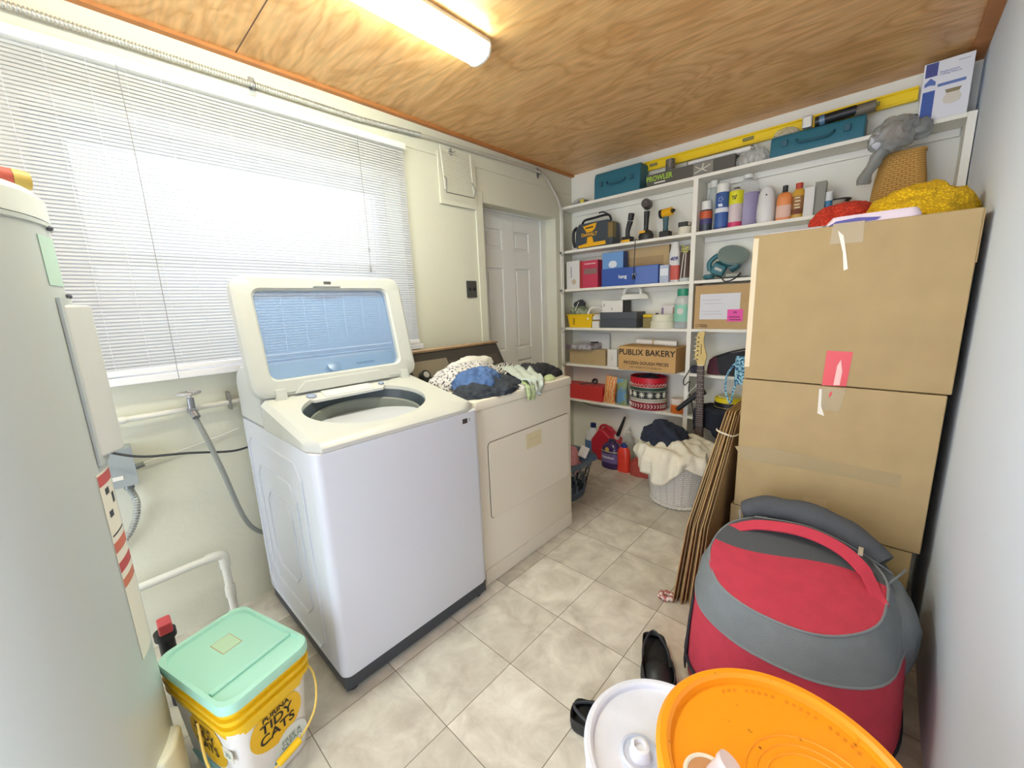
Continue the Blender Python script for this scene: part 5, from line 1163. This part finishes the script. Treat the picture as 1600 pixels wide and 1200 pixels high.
# two irons
def iron(label, loc, rz, ry=0):
    t = thing('clothes_iron', label, 'iron', loc, rz, 'white irons'); 
    bm = B(); P = [(-.09, -.045), (-.09, .045), (-.02, .048), (.06, .03), (.11, 0), (.06, -.03), (-.02, -.048)]
    loft(bm, [[(x*s, y*s, z) for x, y in P] for z, s in ((0, 1), (.012, 1), (.03, .9), (.042, .7))]); mkobj('iron_body', bm, WHITE, t, bevel=.004)
    bm = B(); tube(bm, smooth([(.05, 0, .03), (.045, 0, .07), (.0, 0, .095), (-.06, 0, .085), (-.08, 0, .04)]), .013, 10); mkobj('handle', bm, WHITE, t)
    bx('soleplate', M('8f8f8c', .3, metal=.6), t, -.085, .04, -.042, .042, -.003, .0, .001); return t
zI = zt+h+.004
iron('white iron lying on the white fronted carton, fourth shelf', (X_(985, 460), 3.14, zI), math.radians(12))
iron('white iron behind the camouflage cloth, left of the black boxes', (X_(927, 478), 3.155, SZ[3]+.064), math.radians(30))
t = thing('small_carton', 'small brown carton carrying the iron behind the yellow tub', 'box', (X_(931, 500), 3.155, SZ[3]+.0006)); bx('carton', card('a58c68'), t, -.04, .04, -.035, .05, 0, .059, .001)
t = thing('stapler', 'yellow staple gun lying right of the black shoe box', 'staple gun', (X_(1015, 478, 3.12), 3.13, SZ[3]+.0006)); bx('yellow_top', M('dcb81c', .4), t, -.05, .05, -.015, .015, .075, .1, .006); bx('base', M('8a7a4c', .5), t, -.045, .035, -.02, .02, 0, .074, .003); bx('black_nose', BLACK, t, .045, .062, -.012, .012, .08, .108, .004)
t, w, h = sbox('ink_carton', 'small white carton with coloured print behind the round white tub', 'box', 1033, 1056, 477, 3, M('ddd6d2', .5), 3.16, .04, dz=0)
panelf(t, 'coloured_print', M('8a7a9c', .5), -w/2+.004, -w/2+.02, h*.4, h*.9); panelf(t, 'brown_print', M('9a6a5c', .5), w/2-.02, w/2-.004, h*.4, h*.9)
t, r, h = bottle('round_tub', 'round cream tub with stepped lid near the green capped jar', 'tub', 1018, 1056, 491, 3, [(1, 0), (1, .5), (.9, .52), (.9, .9), (.85, 1), (0, 1)], M('deddc6', .5), y=3.12, sy=.8, e=2)
t, r, h = bottle('plastic_jar', 'clear plastic jar with green cap and label at the end of the fourth shelf', 'jar', 1056, 1080, 451, 3, [(.95, 0), (1, .02), (1, .72), (.7, .82)], film('dfe4e0', .5), y=3.10, capm=M('2f9474', .4), caprof=[(.72, .82), (.74, .84), (.74, .98), (.7, 1), (0, 1)], sy=.85, e=2.5, band=[(1, .18, .60, M('8fcab4', .5)), (.9, .02, .14, M('8c8c94', .6))])
bm = B(); lathe(bm, [(0, -.022), (.018, -.016), (.022, 0), (.018, .016), (0, .022)], sy=.04, n=20); mkobj('oval_label', bm, M('dcd8d2', .5), t, loc=(0, -r*.85-.001, h*.44))
t, w, h = sbox('shipping_box', 'brown shipping carton with a taped white sheet and pink sticker', 'cardboard box', 1087, 1180, 444, 3, card('c4a374'), 3.07, .145)
panelf(t, 'white_sheet', M('dedfe4', .6), -w/2+.035, w/2-.075, h*.22, h*.80, .0012)
panelf(t, 'pink_sticker', M('ec4ba8', .5), w/2-.145, w/2-.055, h*.17, h*.44, .002)
inklines(t, 'dark_print', M('8c1f5c', .5), w/2-.135, w/2-.065, [h*.27, h*.21], .006, .0032); bx('dark_print', M('8c1f5c', .5), t, w/2-.11, w/2-.09, -.0032, -.0026, h*.36, h*.39, 0)

bm = B(); tube(bm, [(.009*math.cos(a*PI/8), -.0012, .009*math.sin(a*PI/8)) for a in range(16)], .0012, 5, closed=True); mkobj('round_mark', bm, M('6a4f34', .7), t, loc=(-w/2+.022, 0, .02)); inklines(t, 'brown_print', M('6a4f34', .7), -w/2+.036, -w/2+.09, [.026, .015], .005)
inklines(t, 'grey_print', M('b9bbc2', .7), -w/2+.05, -.0, [h*.66, h*.58, h*.40, h*.34], .003, .0022)

# --- fifth row
t = thing('white_board', 'white panel leaning against the back of the fifth shelf', 'panel', (X_(932, 540, 3.2), 3.205, SZ[4]+.0006)); bx('panel_board', M('dcdcda', .6), t, -.155, .12, 0, .01, 0, .25, .002)
t, wC, hC = sbox('brown_open_carton', 'low open brown carton under the shrink wrapped pack', 'cardboard box', 890, 946, 546, 4, card('b8a177'), 3.09, .10)
t = thing('wrapped_pack', 'clear wrapped pack with purple and grey print on the low brown carton', 'package', (X_(908, 540), 3.10, SZ[4]+.001+hC))
bm = B(); hexa(bm, [(-.13, -.06, 0), (.12, -.05, .005), (.13, .09, .005), (-.10, .09, 0), (-.13, -.06, .035), (.11, -.05, .045), (.13, .09, .055), (-.09, .09, .05)]); mkobj('printed_pack', bm, pattern_mat('comic_print', 'blotch', '6a5560', 'a8a2aa', 28, .3), t, bevel=.006)
mkobj('clear_wrap', blob(.14, .09, .07, 86, .006, 15), film('dfe2e4', .25), t, loc=(0, .02, 0), smooth_ang=20)
bm = B(); tube(bm, [(.10, -.02, .06), (.17, -.03, .066)], .006, 8); mkobj('black_pen', bm, BLACK, t)
t, w, h = sbox('outlet_box', 'white outlet cover box at the left side of the bakery carton', 'box', 949, 964, 546, 4, WHITE, 3.06, .05); panelf(t, 'slot', M('a9a9a6', .5), -.002, .002, h*.35, h*.65)
x0, x1 = X_(966, 560, 2.985), X_(1056, 560, 2.985); z0 = SZ[4]+.0006; z1 = z0+.178
t = thing('bakery_carton', 'brown PUBLIX BAKERY frozen dough carton on the fifth shelf', 'cardboard box', ((x0+x1)/2, 2.985, z0)); w = (x1-x0)/2
bx('carton', card('c9a068'), t, -w, w, 0, .22, 0, z1-z0, .003)
text('PUBLIX BAKERY', .060, INK, t, (-.0, -.002, .135), bold=.001, sx=1.0)
text('FROZEN DOUGH PIECES', .033, INK, t, (.0, -.002, .057), sx=.94, bold=.0004); text('KEEP FROZEN AT 0\u00b0F OR BELOW', .017, INK, t, (.0, -.002, .026), sx=.98)
bx('hand_hole', M('3a2a1c', .9), t, -w-.0008, -w+.001, .06, .12, .08, .10, 0); bm = B(); box(bm, -w, w, .1065, .1075, z1-z0+.0003, z1-z0+.001); mkobj('flap_seam', bm, M('8a6a40', .9), t)
t = thing('paper_roll', 'rolled white paper lying on top of the bakery carton', 'paper roll', ((x0+x1)/2+.02, 3.10, z1+.022))
bm = B(); P1_, P2_ = Vector((-.16, .04, .002)), Vector((.17, -.02, 0)); loft(bm, [[(p.x, p.y+r*math.cos(a*PI/10), p.z+r*math.sin(a*PI/10)) for a in range(20)] for p, r in ((P1_, .020), (P2_, .020), (P2_, .017), (P1_, .017), (P1_, .020))], False, False); mkobj('rolled_sheet', bm, M('e6e2dc', .7), t)
bm = B(); q = P1_.lerp(P2_, .42); q2 = P1_.lerp(P2_, .47); cyl(bm, q, q2, .0208, n=20); mkobj('paper_band', bm, M('c9b08c', .7), t)
# dark pouches in the right bay, fifth row
tag(mkobj('maroon_pouch', blob(.05, .05, .12, 91, .012, 14), M('5e3440', .9, noise_amt=.2, noise_scale=120), loc=(X_(1118, 566, 3.12), 3.14, SZ[4]+.0006), smooth_ang=70), 'maroon knitted pouch behind the guitar neck', 'pouch')
bm = B(); hexa(bm, [(-.10, 0, 0), (.13, 0, 0), (.13, .12, 0), (-.08, .12, 0), (-.13, 0, .13), (.13, 0, .19), (.13, .12, .19), (-.11, .12, .12)]); bmesh.ops.subdivide_edges(bm, edges=bm.edges, cuts=3, use_grid_fill=True); rough_up(bm, .006, 12, 3, 0)
t = thing('black_bag', 'black soft bag on the fifth shelf beside the maroon pouch', 'bag', (X_(1152, 566, 3.10), 3.09, SZ[4]+.0006)); mkobj('bag_body', bm, M('24242c', .7), t, smooth_ang=70)
bm = B(); tube(bm, smooth([(-.12, .0, .125), (-.02, -.01, .165), (.12, -.005, .20)]), .006, 8); mkobj('zip_edge', bm, BLACK, t)
tag(mkobj('dark_ball', blob(.05, .04, .05, 93, .006, 14, 3), M('33384a', .7), loc=(X_(1086, 578, 3.1), 3.12, SZ[4]+.0006), smooth_ang=70), 'small dark bundle left of the guitar neck on the fifth shelf', 'bundle')
# blue lanyard hanging in front
lt = M('7fb8d4', .6); LP = pattern_mat('lanyard_print', 'blotch', '2f5f8a', 'a8dcea', 90)
t = thing('lanyard', 'light blue patterned lanyard dangling from the fifth shelf', 'lanyard', (X_(1155, 560, 3.02), 3.03, .0)); lx = t.location.x
def lpp(u, v, y=3.02): p = at(u, v, y=y); return (p.x-lx, y-3.03, p.z)
mkobj('strap_loop', ribbon([lpp(1160, 560), lpp(1145, 572), lpp(1135, 590), lpp(1134, 612), lpp(1141, 630), lpp(1146, 610), lpp(1155, 585), lpp(1160, 575)], .012, .002, (1, 0, .3)), LP, t)
bm = B(); bx('folded_strap', LP, t, lpp(1150, 560)[0], lpp(1170, 560)[0], -.02, -.005, lpp(1150, 600)[2], lpp(1150, 556)[2], .003); bm.free()

# --- sixth row
t, wR, hR = sbox('red_case', 'flat red plastic case on the lowest shelf', 'case', 880, 941, 602, 5, M('cf3a3c', .45), 3.07, .15)
t = thing('wrench', 'dark adjustable wrench lying across the flat red case', 'wrench', (X_(917, 600, 3.1), 3.11, SZ[5]+.0012+hR+.004)); bm = B(); tube(bm, [(-.06, -.03, .002), (.03, .02, .012)], .006, 8); mkobj('handle', bm, M('4a3a38', .5), t); bm = B(); lathe(bm, [(.012, -.012), (.026, -.008), (.026, .008), (.012, .012)], n=16, cap0=False, cap1=False); tube(bm, [(.019*math.cos(a*PI/6), .019*math.sin(a*PI/6), 0) for a in range(12)], .009, 6, closed=True); mkobj('head', bm, M('3a2f30', .5), t, loc=(.055, .03, .026), rot=(.8, .3, 0))
t = thing('chip_bag', 'orange striped snack bag standing left of the red tin', 'bag', (X_(949, 605, 3.07), 3.10, SZ[5]+.0006))
def pillow(w, h, d, seed):
    bm = B(); rows = []
    for k in range(13):
        s = k/12; row = []
        for i in range(20):
            a = 2*PI*i/20; th = d*max(.06, math.sin(PI*min(1, s*1.02+.02)))**.6 if s > .5 else d*(.55+.45*math.sin(PI*s))
            row.append((w/2*math.copysign(abs(math.cos(a))**.6, math.cos(a))*(1-.12*math.sin(PI*s)), th/2*math.sin(a), h*s))
        rows.append(row)
    loft(bm, rows); rough_up(bm, .005, 25, seed, 0); return bm
mkobj('foil_body', pillow(.11, .225, .07, 3), pattern_mat('orange_stripes', 'wave', 'e8843c', 'e6c08a', 14, .35), t, rot=(0, .12, 0), smooth_ang=50)
t = thing('snack_bag', 'blue printed snack bag pressed against the red tin', 'bag', (X_(968, 605, 3.05), 3.10, SZ[5]+.0006)); mkobj('foil_body', pillow(.10, .215, .06, 5), pattern_mat('blue_print', 'blotch', '6a9ac0', '8a9a6c', 14, .35), t, smooth_ang=50)
# Christmas tin
x0, x1 = X_(973, 610, 3.03), X_(1037, 610, 3.03); r = (x1-x0)/2*.96; hT = .25
tn = thing('christmas_tin', 'round red tin with Nordic snowflake bands on the lowest shelf', 'tin', ((x0+x1)/2, 3.13, SZ[5]+.0006)); r = min(r, .138)
sy_ = .8
def band(z0, z1, m, off=.0005, nm='band'):
    bm = B(); loft(bm, [circ(0, 0, hT*z0, r+off, r*sy_+off, 64), circ(0, 0, hT*z1, r+off, r*sy_+off, 64)], False, False); return mkobj(nm, bm, m, tn)
bm = B(); lathe(bm, [(r*.94, 0), (r, .006), (r, hT), (r*.96, hT), (r*.96, hT-.02), (0, hT-.02)], sy=sy_, n=64); mkobj('tin_body', bm, M('b3202f', .4), tn)
band(.84, .97, M('cc1f30', .4)); band(.03, .245, M('8f2434', .4)); band(.245, .26, M('d9d4c4', .5)); band(.60, .70, M('2c4a3c', .5)); band(.36, .595, M('2a2f2c', .5)); band(.26, .36, M('c9c4b4', .5)); band(.575, .60, M('d9d4c4', .5)); band(.70, .715, M('d9d4c4', .5))
def ring_marks(z, n, fn, m, nm):
    bm = B()
    for i in range(n):
        a = -PI*1.02+ (PI*1.04)*(i+.5)/n if n else 0; fn(bm, a)
    return mkobj(nm, bm, m, tn)
def onr(a, dz_, z, off=.0012): return ((r+off)*math.cos(a), (r*sy_+off)*math.sin(a), hT*z+dz_)
bm = B(); 
pts = [onr(-PI+PI*i/30, (.008 if i % 2 else -.008), .78) for i in range(31)]; tube(bm, pts, .0024, 5)
pts = [onr(-PI+PI*i/44, (.004 if i % 2 else -.004), .31) for i in range(45)]; mkobj('zigzag_line', bm, M('e6d8cc', .5), tn)
bm = B(); tube(bm, pts, .0014, 5); mkobj('dark_zigzag', bm, M('3c4a40', .5), tn)
bm = B()
for c in range(7):
    a0 = -PI+PI*(c+.5)/7
    for k in range(8):
        q = k*PI/4; rr_ = .023
        p = onr(a0+rr_*math.cos(q)/r, rr_*math.sin(q), .478); tube(bm, [onr(a0, 0, .478), p], .0034, 5)
        if k % 2 == 0: tube(bm, [onr(a0+.009*math.cos(q+.35)/r, .013*math.sin(q+.35), .478), onr(a0+.009*math.cos(q-.35)/r, .013*math.sin(q-.35), .478)], .0018, 5)
mkobj('snowflakes', bm, M('e4e2d4', .5), tn)
bm = B()
for c in range(17):
    a0 = -PI+PI*(c+.5)/17; tube(bm, [onr(a0-.045, .014, .13), onr(a0+.04, 0, .13), onr(a0-.045, -.014, .13)], .0034, 5)
mkobj('arrow_marks', bm, M('e4e2d4', .5), tn)
tag(mkobj('tin_contents', blob(.09, .06, .025, 97, .01, 20, 3), M('3c3038', .7), loc=(tn.location.x, 3.13, SZ[5]+hT-.019), smooth_ang=50), 'dark odds and ends filling the red tin', 'odds and ends')
t, r_, h = bottle('orange_tub', 'small orange and white tub at the right end of the lowest shelf', 'tub', 1049, 1070, 622, 5, [(.95, 0), (1, .03), (1, .6), (0, .6)], M('e2762c', .4), y=3.11, capm=M('e2d6c8', .5), caprof=[(1.03, .6), (1.05, .62), (1.05, .97), (1, 1), (0, 1)], sy=1, e=2)
# black tube with wires leaning at the upright
t = thing('black_torch', 'black cylindrical gadget with a tangled cord beside the guitar', 'gadget', (1.06, 3.02, .50)); 
def off(p, o): return (p.x-o.location.x, p.y-o.location.y, p.z-o.location.z)
bm = B(); tube(bm, [off(at(1058, 640, y=3.0), t), off(at(1084, 620, y=3.02), t)], .017, 16); mkobj('cylinder', bm, BLACK, t, bevel=.003)
bm = B(); tube(bm, [off(at(1084, 620, y=3.02), t), off(at(1100, 610, y=3.03), t)], [.021, .03], 16); mkobj('hood', bm, M('2c2a30', .6), t, bevel=.003)
bm = B(); tube(bm, smooth([off(at(u, v, y=3.03), t) for u, v in ((1100, 575), (1088, 583), (1082, 572), (1075, 582), (1068, 595), (1070, 602), (1077, 596), (1076, 610), (1080, 625), (1083, 645), (1083, 662))]), .0032, 6); mkobj('cord', bm, BLACK, t)
t = thing('white_charger', 'white plug adapter with cable left of the yellow hat box', 'adapter', (1.13, 3.02, .66)); bm = B(); tube(bm, [off(at(1088, 603, y=3.02), t), off(at(1097, 601, y=3.02), t)], .014, 12); mkobj('adapter', bm, WHITE, t, bevel=.003)
bm = B(); tube(bm, smooth([off(at(u, v, y=3.02), t) for u, v in ((1088, 603), (1078, 612), (1074, 622), (1085, 628), (1094, 636))]), .0025, 6); mkobj('cable', bm, WHITE, t)
# hat box like round yellow and black tin
x0, x1 = X_(1104, 605, 3.08), X_(1172, 605, 3.08); t = thing('round_case', 'round black case with yellow top behind the guitar neck', 'case', ((x0+x1)/2, 3.145, SZ[5]+.0006+.085)); r = .092*1.0
bm = B(); lathe(bm, [(r, 0), (r, .035), (r*.99, .036)], sy=.9, n=48, cap1=False); mkobj('black_base', bm, BLACK, t); bm = B(); lathe(bm, [(r*.985, .036), (r*.985, .06), (r*.9, .066), (0, .067)], sy=.9, n=48, cap0=False); mkobj('yellow_top', bm, M('e6cf20', .4), t)
bm = B(); lathe(bm, [(r*.75, .068), (r*.75, .075), (0, .076)], sy=.9, n=30); mkobj('cream_lid', bm, M('d8cf9c', .5), t); bm = B(); tube(bm, circ(0, 0, .002, r+.001, r*.9+.001, 40), .002, 5, closed=True); mkobj('gold_rim', bm, M('c3b070', .4), t)
bm = blob(.135, .10, .16, 99, .02, 9, 4, False)
for v in bm.verts: v.co.z = min(v.co.z, .0) if False else v.co.z
t = mkobj('dark_jacket', (lambda b: ([setattr(v.co, 'z', max(min(v.co.z, .075), -.2)) for v in b.verts], b)[1])(bm), M('23252f', .9), loc=(1.29, 3.10, SZ[5]+.0085), smooth_ang=70)
bpy.data.objects.remove(t)
bm = B(); rows = []
for k in range(18):
    s = k/17; row = []
    for i in range(22):
        q = i/21; x = -.15+.30*q; 
        if s < .5: y = .10-.26*s; z = .083-.02*s+.006*math.sin(x*60)
        else: y = -.03-.012*math.sin(x*50+s*4)-.004; z = .073-(s-.5)*2*(.15+.10*q*(1 if q > .4 else .4)+.03*math.sin(x*23))
        row.append(bm.verts.new((x, y, z)))
    rows.append(row)
for a, b in zip(rows, rows[1:]):
    for i in range(21): bm.faces.new((a[i], a[i+1], b[i+1], b[i]))
tag(mkobj('dark_jacket', bm, M('252833', .95), loc=(1.30, 3.07, SZ[5]), smooth_ang=80, solid=.006), 'black jacket hanging over the lowest shelf edge behind the guitar', 'clothing')
t = thing('storage_tray', 'low dark tray under the round yellow topped case', 'tray', (1.30, 3.14, SZ[5]+.0006)); bx('tray_body', M('3b3a3c', .6), t, -.13, .13, -.05, .09, 0, .066, .004)

# --- guitar
gt = thing('electric_guitar', 'electric guitar with maple headstock standing against the shelves', 'guitar', (1.215, 2.99, 0)); gt.rotation_euler = (0, math.radians(-1.5), 0)
MAP = M('dcc07a', .4, noise_amt=.06, noise_scale=30)
bm = B(); P = smooth([(-.02, .88), (-.026, .905), (-.038, .93), (-.034, .98), (-.030, 1.03), (-.028, 1.075), (-.018, 1.098), (.012, 1.104), (.022, 1.09), (.016, 1.06), (.018, 1.02), (.03, .97), (.036, .94), (.030, .912), (.021, .88), (-.02, .88)], 4)[:-1]
prism(bm, [(p.x, p.y) for p in P], 'y', -.008, .006); hs = mkobj('headstock', bm, MAP, gt, bevel=.002)
for i in range(6):
    z = .92+i*.029; bm = B(); cyl(bm, (-.022+i*.0015, -.015, z), (-.022+i*.0015, -.008, z), .0045, n=10); mkobj('tuning_post', bm, M('4a4744', .3, metal=.6), hs)
    bm = B(); cyl(bm, (-.034+i*.001, -.001, z), (-.050+i*.002, -.001, z), .003, n=8); mkobj('tuning_peg', bm, M('cfcfca', .3, metal=.5), hs)
bm = B(); box(bm, .0, .0045, -.0092, -.0085, .955, 1.02); mkobj('headstock_logo', bm, M('6f5434', .5), hs)
bm = B(); hexa(bm, [(-.026, -.012, .27), (.026, -.012, .27), (.026, .008, .27), (-.026, .008, .27), (-.020, -.012, .88), (.020, -.012, .88), (.020, .008, .88), (-.020, .008, .88)]); nk = mkobj('neck', bm, M('4f3c37', .45, noise_amt=.15, noise_scale=60), gt, bevel=.001)
bx('nut', M('e6e0cc', .4), nk, -.0205, .0205, -.0135, -.011, .878, .884, 0)
sc = .62
for i in range(1, 20):
    zf = .88-sc*(1-2**(-i/12))*1.0
    if zf > .275: bx('fret', M('b9b4aa', .3, metal=.6), nk, -.025, .025, -.0132, -.0118, zf-.001, zf+.001, 0)
for i in (3, 5, 7, 9, 12):
    zf = .88-sc*(1-2**(-(i-.5)/12)); bm = B(); cyl(bm, (0, -.0128, zf), (0, -.0119, zf), .0032, n=10); mkobj('fret_dot', bm, M('e0d9c6', .4), nk)
bm = B()
for i in range(6): x = -.015+i*.006; tube(bm, [(x, -.0145, .1), (x*.85, -.0145, .88)], .0005, 4)
mkobj('strings', bm, M('b5b0a6', .3, metal=.7), nk)
bm = B(); P = smooth([(-.03, .42), (-.10, .46), (-.13, .40), (-.10, .30), (-.11, .2), (-.16, .12), (-.14, .03), (-.05, .0), (.06, .0), (.14, .04), (.155, .13), (.11, .22), (.10, .30), (.115, .38), (.08, .42), (.035, .38), (-.03, .42)], 4)[:-1]
prism(bm, [(p.x, p.y*.74) for p in P], 'y', -.006, .034); mkobj('guitar_body', bm, M('7c2f22', .25), gt, bevel=.005); 

# ------------------------------------------------------------------ floor bottles behind the dryer
def fl(u, v, z=0): return at(u, v, z=z)
jug = [(.93, 0), (1, .03), (1, .55), (.85, .70), (.4, .82), (.3, .88)]
t, r, h = bottle('bleach_bottle', 'white bleach bottle with dark blue cap on the floor, furthest left', 'bottle', 0, 0, 0, 0, jug, M('dcdee0', .4), capm=M('26356a', .4), caprof=[(.34, .86), (.34, .98), (0, 1)], sy=.7, loc=(.30, 3.10, 0), r=.075, h=.30, band=[(1, .2, .5, M('5878a8', .5))])
# gas can
gc = thing('gas_can', 'red plastic gas can with long black spout on the floor', 'gas can', (.44, 3.11, 0)); RG = M('c2283c', .4)
bm = B(); prism(bm, [(-.12, 0), (.11, 0), (.125, .03), (.12, .17), (.07, .205), (-.01, .27), (-.045, .275), (-.075, .24), (-.125, .17)], 'y', -.075, .075); mkobj('can_body', bm, RG, gc, bevel=.014, segs=3)
bm = B(); tube(bm, smooth([(-.09, 0, .21), (-.07, 0, .275), (-.02, 0, .29), (.03, 0, .25)]), .012, 10); mkobj('handle', bm, RG, gc)
bm = B(); cyl(bm, (.075, -.0, .19), (.085, 0, .225), .022); mkobj('collar', bm, M('e2ddd6', .5), gc)
bm = B(); tube(bm, [(.085, 0, .22), (.12, 0, .31), (.15, .0, .395)], [.017, .013, .009], 14); mkobj('spout', bm, BLACK, gc)
p = fl(945, 728)
t, r, h = bottle('purple_jug', 'purple cleaner jug with printed label in front of the gas can', 'jug', 0, 0, 0, 0, [(.93, 0), (1, .03), (1, .62), (.85, .78), (.5, .88), (.35, .92)], M('3f2a58', .2), capm=M('3a3550', .4), caprof=[(.36, .9), (.36, .98), (0, 1)], sy=.75, e=2.6, loc=(.55, 2.975, 0), r=.082, h=.235, band=[(1, .22, .56, M('6c5c8c', .4)), (1, .60, .64, M('b5ae8c', .4))])
text('Fabuloso', .030, M('e2dfe8', .5), t, (-.004, -r*.75-.003, h*.42), bold=.0008, cylr=.2); bm = B(); bmesh.ops.create_icosphere(bm, subdivisions=2, radius=.018)
for v in bm.verts: v.co.y *= .1
mkobj('yellow_spot', bm, M('c9a85c', .4), t, loc=(-.01, -r*.75-.0, h*.70))
t, r, h = bottle('red_bottle', 'orange red detergent bottle with blue cap on the floor', 'bottle', 0, 0, 0, 0, [(.93, 0), (1, .03), (.92, .25), (1, .5), (.95, .72), (.6, .84), (.45, .86)], M('e0402c', .35), capm=M('2c3f84', .4), caprof=[(.5, .84), (.52, .92), (.25, .95), (.22, 1), (0, 1)], sy=.7, e=2.4, loc=(.665, 2.955, 0), r=.052, h=.235)
for i, (x, y, hh_, rr_, lb_) in enumerate(((.60, 3.15, .29, .055, 'clear plastic jug with white cap behind the purple jug'), (.76, 3.14, .31, .045, 'clear bottle with a yellow hook beside the wicker basket'))):
    t, r, h = bottle('clear_jug', lb_, 'jug', 0, 0, 0, 0, jug, film('dadfd8', .4), capm=WHITE, caprof=[(.33, .86), (.34, .94), (0, .95)], sy=.8, loc=(x, y, 0), r=rr_, h=hh_)
    if i: bm = B(); tube(bm, smooth([(-.02, -.04, .2), (-.01, -.045, .27), (.02, -.04, .31), (.03, -.04, .35)]), .006, 8); mkobj('yellow_hook', bm, M('c9bf5c', .4), t)
tag(mkobj('rust_cloth', blob(.10, .07, .13, 105, .012, 10), M('a8483c', .9, noise_amt=.1, noise_scale=40), loc=(.80, 2.99, 0), smooth_ang=70), 'rust red cloth bundle on the floor beside the wicker basket', 'cloth')
bx_ = thing('black_cable', 'thin grey cable sagging below the lowest shelf', 'cable', (.2, 3.2, .42)); bm = B(); tube(bm, smooth([(-.18, .03, .06), (-.05, .025, .0), (.15, .025, -.01), (.35, .025, .02)]), .004, 6); mkobj('cable', bm, M('8a857c', .6), bx_)
